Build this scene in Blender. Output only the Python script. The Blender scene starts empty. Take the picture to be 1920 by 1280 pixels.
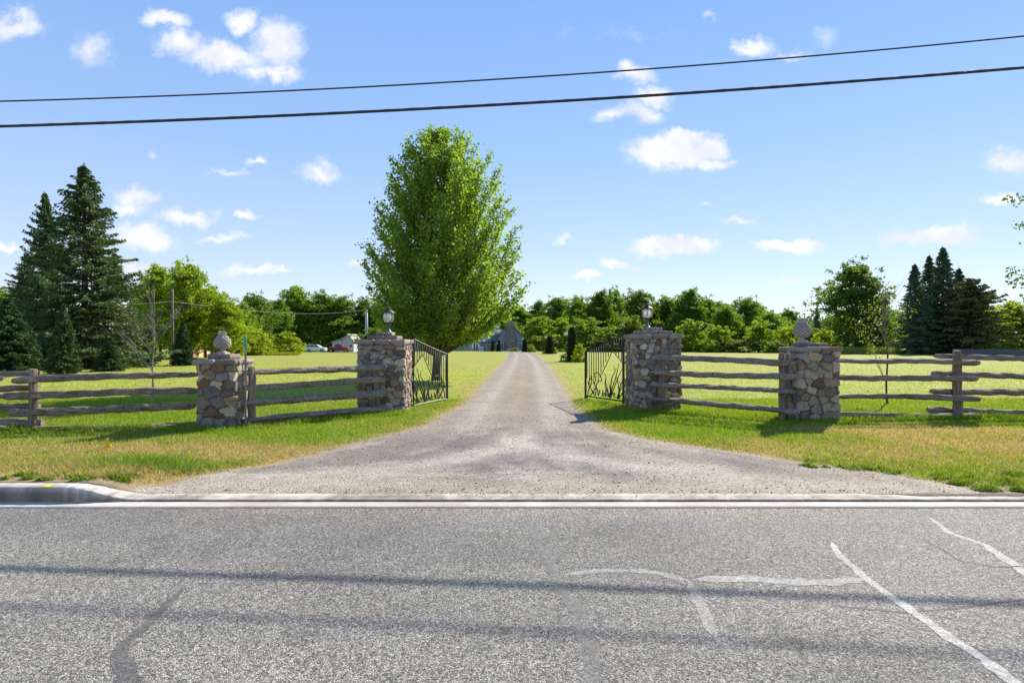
import bpy, math, random
import numpy as np
from mathutils import Vector, Matrix

# ------------------------------------------------------------------ camera, sky, sun, exposure
SC = bpy.context.scene
COL = SC.collection
F = 1067.0            # focal length in pixels of a 1920 px wide frame (20 mm on 36 mm)
CAMZ = 1.65
cam_d = bpy.data.cameras.new('camera'); cam = bpy.data.objects.new('camera', cam_d); COL.objects.link(cam)
cam_d.sensor_width = 36; cam_d.lens = 20.0; cam_d.clip_start = 0.05; cam_d.clip_end = 6000
cam.location = (0, 0, CAMZ); cam.rotation_euler = (math.radians(90), 0, 0)
SC.camera = cam
SUN_EL, SUN_AZ = 36.5, 38.5     # azimuth measured from +Y towards +X
SC.view_settings.view_transform = 'Standard'; SC.view_settings.look = 'None'
SC.view_settings.exposure = 0.95; SC.view_settings.gamma = 1.0
sun_d = bpy.data.lights.new('sun', 'SUN'); sun = bpy.data.objects.new('sun', sun_d); COL.objects.link(sun)
sun_d.energy = 5.0; sun_d.angle = math.radians(0.5); sun_d.color = (1.0, 0.92, 0.80)
el, az = math.radians(SUN_EL), math.radians(SUN_AZ)
sdir = Vector((math.cos(el)*math.sin(az), math.cos(el)*math.cos(az), math.sin(el)))
sun.rotation_euler = sdir.to_track_quat('Z', 'Y').to_euler(); sun.location = (20, 30, 40)

class N:
    """tiny node-tree helper"""
    def __init__(s, tree): s.t = tree; s.n = tree.nodes; s.l = tree.links
    def add(s, typ, **kw):
        n = s.n.new(typ)
        for k, v in kw.items():
            if k == 'i':
                for key, val in v.items():
                    if hasattr(val, 'is_output'): s.l.new(val, n.inputs[key])
                    else: n.inputs[key].default_value = val
            else: setattr(n, k, v)
        return n
    def math(s, op, a, b=None, c=None, clamp=False):
        n = s.n.new('ShaderNodeMath'); n.operation = op; n.use_clamp = clamp
        for i, v in enumerate((a, b, c)):
            if v is None: continue
            if hasattr(v, 'is_output'): s.l.new(v, n.inputs[i])
            else: n.inputs[i].default_value = v
        return n.outputs[0]
    def mix(s, fac, a, b, blend='MIX'):
        n = s.n.new('ShaderNodeMix'); n.data_type = 'RGBA'; n.blend_type = blend
        for idx, v in ((0, fac), (6, a), (7, b)):
            if hasattr(v, 'is_output'): s.l.new(v, n.inputs[idx])
            else: n.inputs[idx].default_value = v if idx == 0 else (tuple(v)+(1,))[:4]
        return n.outputs[2]
    def noise(s, vec, scale, detail=4, rough=0.55):
        n = s.add('ShaderNodeTexNoise', i={'Scale': scale, 'Detail': detail, 'Roughness': rough})
        if vec is not None: s.l.new(vec, n.inputs['Vector'])
        return n
    def ramp(s, fac, stops):
        n = s.n.new('ShaderNodeValToRGB'); e = n.color_ramp.elements
        while len(e) > 1: e.remove(e[-1])
        e[0].position, e[0].color = stops[0][0], tuple(stops[0][1])+(1,)
        for p, c in stops[1:]:
            x = e.new(p); x.color = tuple(c)+(1,)
        s.l.new(fac, n.inputs[0]); return n.outputs[0]
    def smooth(s, v, a, b):
        n = s.n.new('ShaderNodeMapRange'); n.interpolation_type = 'SMOOTHSTEP'
        s.l.new(v, n.inputs[0]); n.inputs[1].default_value = a; n.inputs[2].default_value = b
        return n.outputs[0]

world = bpy.data.worlds.new('World'); SC.world = world; world.use_nodes = True
W = N(world.node_tree); W.n.clear()
sky = W.add('ShaderNodeTexSky', sky_type='NISHITA', sun_disc=False, sun_elevation=el, sun_rotation=az,
            altitude=100, air_density=1.0, dust_density=0.0, ozone_density=2.2)
tc = W.add('ShaderNodeTexCoord')
sep = W.add('ShaderNodeSeparateXYZ', i={0: tc.outputs['Generated']})
yy = W.math('MAXIMUM', sep.outputs[1], 0.02)
u_ = W.math('DIVIDE', sep.outputs[0], yy); v_ = W.math('DIVIDE', sep.outputs[2], yy)
uv = W.add('ShaderNodeCombineXYZ', i={0: u_, 1: v_})
nz1 = W.noise(uv.outputs[0], 9.0, 7, 0.62)
off = W.add('ShaderNodeVectorMath', operation='SUBTRACT', i={0: nz1.outputs['Color'], 1: (0.5, 0.5, 0.5)})
nz3 = W.noise(uv.outputs[0], 34.0, 5, 0.6)
off3 = W.add('ShaderNodeVectorMath', operation='SUBTRACT', i={0: nz3.outputs['Color'], 1: (0.5, 0.5, 0.5)})
o1 = W.add('ShaderNodeVectorMath', operation='SCALE', i={0: off.outputs[0], 'Scale': 0.085})
o3 = W.add('ShaderNodeVectorMath', operation='SCALE', i={0: off3.outputs[0], 'Scale': 0.03})
w1 = W.add('ShaderNodeVectorMath', operation='ADD', i={0: uv.outputs[0], 1: o1.outputs[0]})
w2 = W.add('ShaderNodeVectorMath', operation='ADD', i={0: w1.outputs[0], 1: o3.outputs[0]})
CLOUDS = [  # direction of each cloud (as tangents), half sizes, density
 (20,45,62,24,.75),(172,100,48,36,.5),(308,40,45,22,.95),(345,80,50,26,.9),(420,105,85,26,.95),(455,45,35,24,.8),(520,85,52,44,.85),(505,132,62,22,.8),
 (1190,135,38,18,.75),(1222,172,34,26,.8),(1155,212,48,17,.65),(1205,205,34,22,.7),(1410,85,40,17,.85),(1480,96,40,12,.45),
 (1262,285,82,36,1.25),(1330,272,42,24,1.1),(1275,255,52,20,1.1),(1225,270,34,20,1.0),(1335,305,48,16,.9),
 (430,318,42,11,.6),(600,322,44,17,.7),(485,297,18,9,.6),(255,370,52,20,.8),(240,392,36,18,.7),(350,402,62,18,.95),(462,403,24,11,.85),
 (270,443,66,24,1.0),(415,449,44,11,.75),(475,503,60,10,.75),(520,503,30,7,.6),(660,502,24,12,.85),(282,287,14,8,.4),
 (1265,463,84,20,1.05),(1300,458,50,16,1.0),(1475,458,66,15,.95),(1390,416,34,10,.8),(1155,496,40,10,.9),(1097,523,28,9,.8),
 (1745,441,100,17,.95),(1760,430,40,12,.9),(1893,300,55,30,.75),(1880,378,52,15,.8),(1325,35,14,12,.4),(1540,72,30,20,.35),
 (1470,538,40,9,.5),(12,462,32,10,.75),(255,508,38,17,.85),(1050,446,16,8,.45),(1895,540,60,10,.5),(1325,395,16,8,.35),(1170,60,120,14,.12)]
cur = None
for (cx, cy, a, b, dn) in CLOUDS:
    uc, vc = (cx-960)/F, (640-cy)/F
    sx, sy = F/a/1.25, F/b/1.25
    m = W.add('ShaderNodeVectorMath', operation='MULTIPLY_ADD', i={0: w2.outputs[0], 1: (sx, sy, 0), 2: (-uc*sx, -vc*sy, 0)})
    d = W.add('ShaderNodeVectorMath', operation='LENGTH', i={0: m.outputs[0]})
    k = W.math('MULTIPLY_ADD', d.outputs['Value'], -dn, dn)
    cur = k if cur is None else W.math('MAXIMUM', cur, k)
fr = W.noise(uv.outputs[0], 26.0, 6, 0.62)
thin = W.math('MULTIPLY_ADD', fr.outputs[0], 0.7, -0.35)
dens = W.math('ADD', cur, thin)
cm = W.smooth(dens, 0.0, 0.72)
front = W.smooth(sep.outputs[1], 0.05, 0.2)
cm = W.math('MULTIPLY', cm, front, clamp=True)
elev = W.math('DIVIDE', sep.outputs[2], 1.0)
air = W.ramp(W.math('MAXIMUM', elev, 0.0), [(0.0, (.76, .83, .93)), (.06, (.71, .80, .95)), (.16, (.54, .695, .97)), (.30, (.37, .58, .96)), (.52, (.24, .46, .92)), (1.0, (.12, .29, .74))])
airs = W.add('ShaderNodeVectorMath', operation='SCALE', i={0: air, 'Scale': 4.35})
skyc = W.mix(.84, sky.outputs[0], airs.outputs[0])
cshade = W.noise(uv.outputs[0], 14.0, 4, 0.5)
cloudc = W.mix(W.smooth(cshade.outputs[0], .35, .65), (3.9, 3.95, 4.35), (4.75, 4.75, 4.8))
fin = W.mix(W.math('MULTIPLY', cm, 0.93), skyc, cloudc)
bg = W.add('ShaderNodeBackground', i={'Color': fin, 'Strength': 0.12})
wo = W.add('ShaderNodeOutputWorld', i={0: bg.outputs[0]})

# ------------------------------------------------------------------ helpers
def vnoise(x, y, seed=0):
    x = np.asarray(x, float); y = np.asarray(y, float)
    xi = np.floor(x).astype(np.int64); yi = np.floor(y).astype(np.int64)
    fx = x-xi; fy = y-yi; fx = fx*fx*(3-2*fx); fy = fy*fy*(3-2*fy)
    def h(a, b):
        n = (a*374761393 + b*668265263 + seed*1442695041) & 0xffffffff
        n = ((n ^ (n >> 13))*1274126177) & 0xffffffff
        n = (n ^ (n >> 16)) & 0xffffffff
        return n/4294967295.0
    return (h(xi, yi)*(1-fx)+h(xi+1, yi)*fx)*(1-fy)+(h(xi, yi+1)*(1-fx)+h(xi+1, yi+1)*fx)*fy
def fbm(x, y, seed=0, o=4):
    s = 0; a = .5; t = 0
    for i in range(o):
        s = s+a*vnoise(np.asarray(x)*2**i, np.asarray(y)*2**i, seed+i*17); t += a; a *= .5
    return s/t
def sst(a, b, x):
    t = np.clip((np.asarray(x, float)-a)/(b-a), 0, 1); return t*t*(3-2*t)

def G(x, y):
    """height of the land"""
    x = np.asarray(x, float); y = np.asarray(y, float)
    left = sst(-3.95, -4.55, x)
    ze = .019+.121*left
    near = ze+(.085-ze)*sst(6.1, 9.5, y)
    z = near+.012*(fbm(x*.7, y*.7, 3)-.5)*sst(6.2, 8, y)
    slope = .0053+.0030*sst(-12, -38, x)+.0012*sst(25, 60, x)
    z = z-slope*np.clip(y-30, 0, 105)
    z = z+.02*np.clip(y-260, 0, 600)
    return z
def gz(x, y): return float(G(x, y))
def gp(px, py, lift=0.0):
    """point of the land under a direction"""
    dx, dz = (px-960)/F, (640-py)/F
    y = -CAMZ/dz if dz < -1e-4 else 100
    for _ in range(60):
        yn = (gz(dx*y, y)+lift-CAMZ)/dz if y > 6.0 else (0.0-CAMZ)/dz
        y = .5*y+.5*yn
    return dx*y, y
def P(px, py, y): return Vector(((px-960)/F*y, y, CAMZ+(640-py)/F*y))
def PX(px, y): return (px-960)/F*y
def HZ(py, y): return CAMZ+(640-py)/F*y

def np_mesh(name, V, Fc, mat, parent=None, col=None, smooth=False):
    V = np.asarray(V, np.float32); Fc = np.asarray(Fc, np.int32); k = Fc.shape[1]
    me = bpy.data.meshes.new(name)
    me.vertices.add(len(V)); me.vertices.foreach_set('co', V.ravel())
    me.loops.add(Fc.size); me.loops.foreach_set('vertex_index', Fc.ravel())
    me.polygons.add(len(Fc)); me.polygons.foreach_set('loop_start', np.arange(0, Fc.size, k, dtype=np.int32))
    if smooth: me.polygons.foreach_set('use_smooth', np.ones(len(Fc), bool))
    me.update(calc_edges=True)
    if col is not None:
        a = me.attributes.new('col', 'FLOAT_COLOR', 'POINT')
        c = np.ones((len(V), 4), np.float32); c[:, :3] = col; a.data.foreach_set('color', c.ravel())
    o = bpy.data.objects.new(name, me); COL.objects.link(o)
    if mat: me.materials.append(mat)
    if parent: o.parent = parent
    return o

class MB:
    """collects shapes and links them as ONE mesh object"""
    def __init__(s): s.v = []; s.f = []; s.sm = []; s.c = []
    def add(s, vs, fs, smooth=False, col=None):
        b = len(s.v); s.v += [tuple(v) for v in vs]; s.f += [tuple(i+b for i in f) for f in fs]; s.sm += [smooth]*len(fs)
        s.c += [col or (1, 1, 1)]*len(vs)
        return s
    def box(s, x0, x1, y0, y1, z0, z1, bev=0):
        if bev == 0:
            vs = [(x, y, z) for z in (z0, z1) for y in (y0, y1) for x in (x0, x1)]
            return s.add(vs, [(0,2,3,1),(4,5,7,6),(0,1,5,4),(2,6,7,3),(0,4,6,2),(1,3,7,5)])
        b = bev; vs = []; idx = {}
        cen = ((x0+x1)/2, (y0+y1)/2, (z0+z1)/2); h = ((x1-x0)/2, (y1-y0)/2, (z1-z0)/2)
        for sx in (-1, 1):
            for sy in (-1, 1):
                for sz in (-1, 1):
                    for a in range(3):
                        p = [cen[0]+sx*(h[0]-b), cen[1]+sy*(h[1]-b), cen[2]+sz*(h[2]-b)]
                        p[a] += (sx, sy, sz)[a]*b; idx[(sx, sy, sz, a)] = len(vs); vs.append(p)
        fs = []
        for a in range(3):
            o1, o2 = [i for i in range(3) if i != a]
            for sg in (-1, 1):
                q = []
                for (p1, p2) in ((-1,-1),(1,-1),(1,1),(-1,1)):
                    k = [0,0,0]; k[a] = sg; k[o1] = p1; k[o2] = p2; q.append(idx[(k[0],k[1],k[2],a)])
                fs.append(q)
        for a in range(3):
            o1, o2 = [i for i in range(3) if i != a]
            for s1 in (-1, 1):
                for s2 in (-1, 1):
                    k0 = [0,0,0]; k0[o1] = s1; k0[o2] = s2; k1 = list(k0); k0[a] = -1; k1[a] = 1
                    fs.append([idx[tuple(k0)+(o1,)], idx[tuple(k1)+(o1,)], idx[tuple(k1)+(o2,)], idx[tuple(k0)+(o2,)]])
        for sx in (-1, 1):
            for sy in (-1, 1):
                for sz in (-1, 1): fs.append([idx[(sx,sy,sz,a)] for a in range(3)])
        return s.add(vs, fs)
    def tube(s, pts, rad, n=8, smooth=True, cap=True, col=None, jit=None):
        pts = [Vector(p) for p in pts]; m = len(pts)
        if not hasattr(rad, '__len__'): rad = [rad]*m
        vs = []; fs = []; ref = None
        for i in range(m):
            t = (pts[min(i+1, m-1)]-pts[max(i-1, 0)])
            t = t.normalized() if t.length > 1e-9 else Vector((0, 0, 1))
            if ref is None: ref = Vector((0, 0, 1)) if abs(t.z) < .9 else Vector((1, 0, 0))
            a = (ref-t*ref.dot(t)); a = a.normalized() if a.length > 1e-6 else t.orthogonal().normalized()
            b = t.cross(a); ref = a
            for k in range(n):
                q = 2*math.pi*k/n; r = rad[i]*(jit(i, k) if jit else 1)
                vs.append(pts[i]+a*math.cos(q)*r+b*math.sin(q)*r)
        for i in range(m-1):
            for k in range(n):
                k2 = (k+1) % n; fs.append((i*n+k, i*n+k2, (i+1)*n+k2, (i+1)*n+k))
        if cap: fs.append(tuple(range(n-1, -1, -1))); fs.append(tuple((m-1)*n+k for k in range(n)))
        return s.add(vs, fs, smooth, col)
    def lathe(s, prof, c=(0, 0, 0), n=24, smooth=True, f=None):
        vs = []; fs = []; m = len(prof)
        for i, (r, z) in enumerate(prof):
            for k in range(n):
                q = 2*math.pi*k/n; rr = r*(f(q, z) if f else 1)
                vs.append((c[0]+rr*math.cos(q), c[1]+rr*math.sin(q), c[2]+z))
        for i in range(m-1):
            for k in range(n):
                k2 = (k+1) % n; fs.append((i*n+k, i*n+k2, (i+1)*n+k2, (i+1)*n+k))
        fs.append(tuple(range(n-1, -1, -1))); fs.append(tuple((m-1)*n+k for k in range(n)))
        return s.add(vs, fs, smooth)
    def prism(s, poly, axis, a, b):
        """poly in the two other axes, extruded from a to b along axis"""
        n = len(poly); vs = []
        for t in (a, b):
            for (p, q) in poly: vs.append({'x': (t, p, q), 'y': (p, t, q), 'z': (p, q, t)}[axis])
        fs = [tuple(range(n)), tuple(range(2*n-1, n-1, -1))]+[(i, i+n, (i+1) % n+n, (i+1) % n) for i in range(n)]
        return s.add(vs, fs)
    def build(s, name, mat, parent=None, usecol=False):
        me = bpy.data.meshes.new(name); me.from_pydata(s.v, [], s.f); me.materials.append(mat)
        me.polygons.foreach_set('use_smooth', s.sm)
        if usecol:
            a = me.attributes.new('col', 'FLOAT_COLOR', 'POINT')
            for i, c in enumerate(s.c): a.data[i].color = (*c, 1)
        bm_fix(me)
        o = bpy.data.objects.new(name, me); COL.objects.link(o)
        if parent: o.parent = parent
        return o
import bmesh
def bm_fix(me):
    bm = bmesh.new(); bm.from_mesh(me); bmesh.ops.recalc_face_normals(bm, faces=bm.faces); bm.to_mesh(me); bm.free()

def tag(o, label=None, cat=None, group=None, kind=None):
    if label: o['label'] = label
    if cat: o['category'] = cat
    if group: o['group'] = group
    if kind: o['kind'] = kind
    return o
def empty(name, loc=(0, 0, 0), label=None, cat=None, group=None):
    o = bpy.data.objects.new(name, None); COL.objects.link(o); o.location = loc; o.empty_display_size = .2
    return tag(o, label, cat, group)
def copy_tree(src, parent=None):
    c = src.copy(); COL.objects.link(c); c.parent = parent
    for ch in src.children: copy_tree(ch, c)
    return c

# ------------------------------------------------------------------ materials
def newmat(name):
    m = bpy.data.materials.new(name); m.use_nodes = True; t = N(m.node_tree)
    for n in list(t.n): t.n.remove(n)
    t.out = t.add('ShaderNodeOutputMaterial'); return m, t
def simple(name, col, rough=.6, metal=0, var=.15, scale=8, bump=0.0, bscale=60):
    m, t = newmat(name); tcn = t.add('ShaderNodeTexCoord')
    nz = t.noise(tcn.outputs['Object'], scale, 5)
    c = t.mix(nz.outputs[0], [x*(1-var) for x in col], [min(1, x*(1+var)) for x in col])
    p = t.add('ShaderNodeBsdfPrincipled', i={'Base Color': c, 'Roughness': rough, 'Metallic': metal})
    if bump:
        b = t.noise(tcn.outputs['Object'], bscale, 4)
        bn = t.add('ShaderNodeBump', i={'Strength': bump, 'Distance': .02, 'Height': b.outputs[0]})
        t.l.new(bn.outputs[0], p.inputs['Normal'])
    t.l.new(p.outputs[0], t.out.inputs[0]); return m
def leafmat(name, transl=.38, rough=.55, tint=True, spec=.3):
    m, t = newmat(name)
    at = t.add('ShaderNodeAttribute', attribute_name='col')
    c = at.outputs['Color']
    if tint:
        oi = t.add('ShaderNodeObjectInfo'); c = t.mix(1.0, c, oi.outputs['Color'], 'MULTIPLY')
    p = t.add('ShaderNodeBsdfPrincipled', i={'Base Color': c, 'Roughness': rough, 'Specular IOR Level': spec})
    c2 = t.mix(1.0, c, (1.28, 1.26, .5), 'MULTIPLY')
    tr = t.add('ShaderNodeBsdfTranslucent', i={'Color': c2})
    mx = t.add('ShaderNodeMixShader', i={0: transl, 1: p.outputs[0], 2: tr.outputs[0]})
    t.l.new(mx.outputs[0], t.out.inputs[0]); return m
M = {}
M['leaf'] = leafmat('leaf', .56)
M['needle'] = leafmat('needle', .16, .6, spec=.2)
M['blade'] = leafmat('grass_blade', .38, .6, tint=False, spec=.2)
M['bark'] = simple('bark', (.105, .085, .065), .9, var=.4, scale=12, bump=.6, bscale=30)
M['bark_grey'] = simple('grey_bark', (.22, .195, .17), .9, var=.35, scale=14, bump=.4)
M['iron'] = simple('black_iron', (.014, .014, .015), .62, metal=.0, var=.4, scale=20)
M['white_paint'] = simple('white_paint', (.78, .78, .76), .5, var=.05)
M['siding'] = simple('pale_siding', (.42, .45, .47), .6, var=.08, scale=3)
M['blue_siding'] = simple('blue_grey_siding', (.20, .25, .29), .6, var=.12, scale=2)
M['blue_roof'] = simple('blue_grey_shingles', (.14, .175, .20), .8, var=.25, scale=14)
M['grey_roof'] = simple('grey_shingles', (.30, .28, .26), .85, var=.25, scale=9)
M['win'] = simple('window_glass', (.05, .06, .07), .08, var=.2)
M['tan_board'] = simple('new_cedar_board', (.62, .40, .25), .8, var=.12, scale=3)
M['grey_board'] = simple('dark_grey_board', (.11, .11, .12), .85, var=.3, scale=3)
M['rubber'] = simple('tyre_rubber', (.02, .02, .02), .8)
M['alloy'] = simple('wheel_alloy', (.5, .5, .52), .3, metal=.8)
M['carwhite'] = simple('white_car_paint', (.75, .77, .8), .2, var=.03)
M['carred'] = simple('red_car_paint', (.22, .012, .02), .22, var=.05)
M['cable'] = simple('cable_black', (.02, .02, .022), .5, var=.3, scale=30)
M['cable_light'] = simple('cable_grey', (.30, .32, .28), .5)
M['pole_wood'] = simple('pole_wood', (.11, .085, .06), .9, var=.3, scale=6, bump=.5)
M['pole_grey'] = simple('pole_grey', (.36, .40, .37), .7, var=.1)
M['steel'] = simple('galvanised_steel', (.33, .33, .33), .5, metal=.4, var=.2, scale=30)
M['sign_green'] = simple('sign_green', (.0, .28, .20), .4, var=.06)
M['yellow'] = simple('yellow_plastic', (.85, .52, .02), .5, var=.1)
M['yellow_paint'] = simple('yellow_paint', (.62, .48, .03), .7, var=.35, scale=40)
M['bulb'] = simple('frosted_bulb', (.8, .78, .72), .3, var=.02)
M['lamp_white'] = simple('lamp_head_white', (.8, .82, .82), .4, var=.03)
M['patina'] = simple('weathered_dark_metal', (.10, .115, .115), .5, metal=.3, var=.6, scale=22, bump=.2)

def mat_attr(name, nscale, amt, rough, bump, bscale, dist=.01, fine=0, finescale=300):
    """colour attribute broken up by noise at two scales"""
    m, t = newmat(name); at = t.add('ShaderNodeAttribute', attribute_name='col'); tcn = t.add('ShaderNodeTexCoord')
    n1 = t.noise(tcn.outputs['Object'], nscale, 6, .65)
    k = t.math('MULTIPLY_ADD', n1.outputs[0], 2*amt, 1-amt)
    if fine:
        n2 = t.noise(tcn.outputs['Object'], finescale, 2, .7)
        k = t.math('MULTIPLY', k, t.math('MULTIPLY_ADD', n2.outputs[0], 2*fine, 1-fine))
    kc = t.add('ShaderNodeCombineXYZ', i={0: k, 1: k, 2: k})
    c = t.mix(1.0, at.outputs['Color'], kc.outputs[0], 'MULTIPLY')
    p = t.add('ShaderNodeBsdfPrincipled', i={'Base Color': c, 'Roughness': rough, 'Specular IOR Level': .25})
    b = t.noise(tcn.outputs['Object'], bscale, 5, .6)
    bn = t.add('ShaderNodeBump', i={'Strength': bump, 'Distance': dist, 'Height': b.outputs[0]})
    t.l.new(bn.outputs[0], p.inputs['Normal']); t.l.new(p.outputs[0], t.out.inputs[0]); return m
M['stone'] = mat_attr('field_stone', 11, .6, .9, .8, 38, .03, .5, 80)
M['slab'] = mat_attr('cap_sandstone', 7, .45, .85, .6, 35, .02, .3, 120)
M['concrete'] = mat_attr('concrete', 7, .34, .9, .5, 90, .01, .5, 130)
M['cast'] = mat_attr('cast_stone', 14, .45, .9, .5, 60, .01, .3, 200)

def wood(name, vec_scale, cols):
    m, t = newmat(name); tcn = t.add('ShaderNodeTexCoord')
    mp = t.add('ShaderNodeMapping', i={0: tcn.outputs['Object'], 'Scale': vec_scale})
    n1 = t.noise(mp.outputs[0], 1.0, 8, .7); n2 = t.noise(tcn.outputs['Object'], 2.2, 3)
    f = t.math('ADD', t.math('MULTIPLY', n1.outputs[0], .8), t.math('MULTIPLY', n2.outputs[0], .2))
    c = t.ramp(f, [(.30, cols[0]), (.42, cols[1]), (.52, cols[2]), (.66, cols[3])])
    p = t.add('ShaderNodeBsdfPrincipled', i={'Base Color': c, 'Roughness': .9, 'Specular IOR Level': .2})
    bn = t.add('ShaderNodeBump', i={'Strength': .9, 'Distance': .015, 'Height': n1.outputs[0]})
    t.l.new(bn.outputs[0], p.inputs['Normal']); t.l.new(p.outputs[0], t.out.inputs[0]); return m
WC = [(.024, .018, .013), (.125, .098, .072), (.245, .20, .155), (.44, .38, .31)]
M['rail'] = wood('weathered_rail', (1.6, 45, 45), WC)
M['post'] = wood('weathered_post', (38, 38, 2.2), [(.03, .022, .016), (.14, .10, .07), (.25, .19, .14), (.40, .33, .255)])

# asphalt: light aggregate in dark binder
def asphalt(name='asphalt', con=.98):
    m, t = newmat(name); at = t.add('ShaderNodeAttribute', attribute_name='col'); tcn = t.add('ShaderNodeTexCoord')
    v = t.add('ShaderNodeTexVoronoi', i={'Vector': tcn.outputs['Object'], 'Scale': 125.0}); v.feature = 'F1'
    sepc = t.add('ShaderNodeSeparateColor', i={0: v.outputs['Color']})
    v2 = t.add('ShaderNodeTexVoronoi', i={'Vector': tcn.outputs['Object'], 'Scale': 48.0}); sp2 = t.add('ShaderNodeSeparateColor', i={0: v2.outputs['Color']})
    sm = t.noise(tcn.outputs['Object'], 1.3, 5, .6)
    rnd = t.math('POWER', sepc.outputs[0], 1.25)
    gap = t.smooth(v.outputs['Distance'], .62, .28)
    k = t.math('MULTIPLY', t.math('MULTIPLY_ADD', rnd, 1.5*con, 1-.72*con), t.math('MULTIPLY_ADD', gap, .5*con, 1-.46*con))
    k = t.math('MULTIPLY', k, t.math('MULTIPLY_ADD', sp2.outputs[1], .5, .78))
    k = t.math('MULTIPLY', k, t.math('MULTIPLY_ADD', sm.outputs[0], .5, .75))
    hue = t.mix(sepc.outputs[1], (1.05, 1.0, .93), (.95, 1.0, 1.06))
    kc = t.add('ShaderNodeCombineXYZ', i={0: k, 1: k, 2: k})
    c = t.mix(1.0, t.mix(1.0, at.outputs['Color'], kc.outputs[0], 'MULTIPLY'), hue, 'MULTIPLY')
    p = t.add('ShaderNodeBsdfPrincipled', i={'Base Color': c, 'Roughness': .85, 'Specular IOR Level': .25})
    bn = t.add('ShaderNodeBump', i={'Strength': .55, 'Distance': .006, 'Height': t.math('ADD', gap, rnd)})
    t.l.new(bn.outputs[0], p.inputs['Normal']); t.l.new(p.outputs[0], t.out.inputs[0]); return m
M['asphalt'] = asphalt(); M['sealant'] = asphalt('crack_sealant', .38)
def gravel():
    m, t = newmat('gravel'); at = t.add('ShaderNodeAttribute', attribute_name='col'); tcn = t.add('ShaderNodeTexCoord')
    v = t.add('ShaderNodeTexVoronoi', i={'Vector': tcn.outputs['Object'], 'Scale': 62.0})
    sepc = t.add('ShaderNodeSeparateColor', i={0: v.outputs['Color']})
    n1 = t.noise(tcn.outputs['Object'], 3.0, 8, .7); n2 = t.noise(tcn.outputs['Object'], 30, 4, .7)
    k = t.math('MULTIPLY_ADD', sepc.outputs[0], .8, .6)
    k = t.math('MULTIPLY', k, t.math('MULTIPLY_ADD', n1.outputs[0], .7, .65))
    k = t.math('MULTIPLY', k, t.math('MULTIPLY_ADD', n2.outputs[0], .8, .6))
    kc = t.add('ShaderNodeCombineXYZ', i={0: k, 1: k, 2: k})
    c = t.mix(1.0, at.outputs['Color'], kc.outputs[0], 'MULTIPLY')
    p = t.add('ShaderNodeBsdfPrincipled', i={'Base Color': c, 'Roughness': .95, 'Specular IOR Level': .15})
    bh = t.math('ADD', t.math('MULTIPLY', v.outputs['Distance'], -1), n2.outputs[0])
    bn = t.add('ShaderNodeBump', i={'Strength': .7, 'Distance': .012, 'Height': bh})
    t.l.new(bn.outputs[0], p.inputs['Normal']); t.l.new(p.outputs[0], t.out.inputs[0]); return m
M['gravel'] = gravel()
def lawnmat():
    m, t = newmat('lawn'); at = t.add('ShaderNodeAttribute', attribute_name='col'); tcn = t.add('ShaderNodeTexCoord')
    n1 = t.noise(tcn.outputs['Object'], 1.1, 6, .65); n2 = t.noise(tcn.outputs['Object'], 28, 4, .75)
    mp = t.add('ShaderNodeMapping', i={0: tcn.outputs['Object'], 'Scale': (.12, 1.3, 1)}); n3 = t.noise(mp.outputs[0], 1, 3)
    k = t.math('MULTIPLY', t.math('MULTIPLY_ADD', n1.outputs[0], .35, .825), t.math('MULTIPLY_ADD', n2.outputs[0], .7, .65))
    k = t.math('MULTIPLY', k, t.math('MULTIPLY_ADD', n3.outputs[0], .34, .83))
    kc = t.add('ShaderNodeCombineXYZ', i={0: k, 1: k, 2: k})
    c = t.mix(1.0, at.outputs['Color'], kc.outputs[0], 'MULTIPLY')
    n4 = t.noise(tcn.outputs['Object'], .5, 5, .6)
    c = t.mix(t.smooth(n4.outputs[0], .45, .75), c, t.mix(1.0, c, (1.35, 1.08, .9), 'MULTIPLY'))
    p = t.add('ShaderNodeBsdfPrincipled', i={'Base Color': c, 'Roughness': .9, 'Specular IOR Level': .1})
    bn = t.add('ShaderNodeBump', i={'Strength': .5, 'Distance': .02, 'Height': n2.outputs[0]})
    t.l.new(bn.outputs[0], p.inputs['Normal']); t.l.new(p.outputs[0], t.out.inputs[0]); return m
M['lawn'] = lawnmat()

# ------------------------------------------------------------------ driveway outline (land points found once)
ROWS = [(657.5,938,977),(660,947,997),(665,951,1010),(675,948,1018),(687,940,1027),(698,928,1035),(713,914,1045),(728,901,1050),(742,889,1057),
 (752,876,1064),(764,861,1075),(776,842,1090),(791,812,1108),(800,790,1122),(808,768,1143),(815,742,1170),(822,712,1200),(830,680,1245),(838,645,1300),(850,595,1395),(862,545,1480),(872,500,1545),
 (880,452,1600),(888,410,1655),(896,368,1705),(905,322,1765),(915,272,1815),(924,240,1870)]
DY = []; DL = []; DR = []
for (ry, xl, xr) in ROWS:
    _, y0 = gp(965, ry); DY.append(y0); DL.append(PX(xl, y0)); DR.append(PX(xr, y0))
o_ = np.argsort(DY); DY = np.array(DY)[o_]; DL = np.array(DL)[o_]; DR = np.array(DR)[o_]
def dlr(y):
    y = np.asarray(y, float)
    jl = (fbm(y*1.7, y*0+5, 40)-.5)*.35; jr = (fbm(y*1.7, y*0+9, 41)-.5)*.35
    return np.interp(y, DY, DL)+jl, np.interp(y, DY, DR)+jr
def ddrive(x, y):
    """distance outside the gravel (negative on it)"""
    l, r = dlr(y); d = np.maximum(l-x, x-r)
    d = np.where(np.asarray(y) > DY[-1], 99, d); return d

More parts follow.
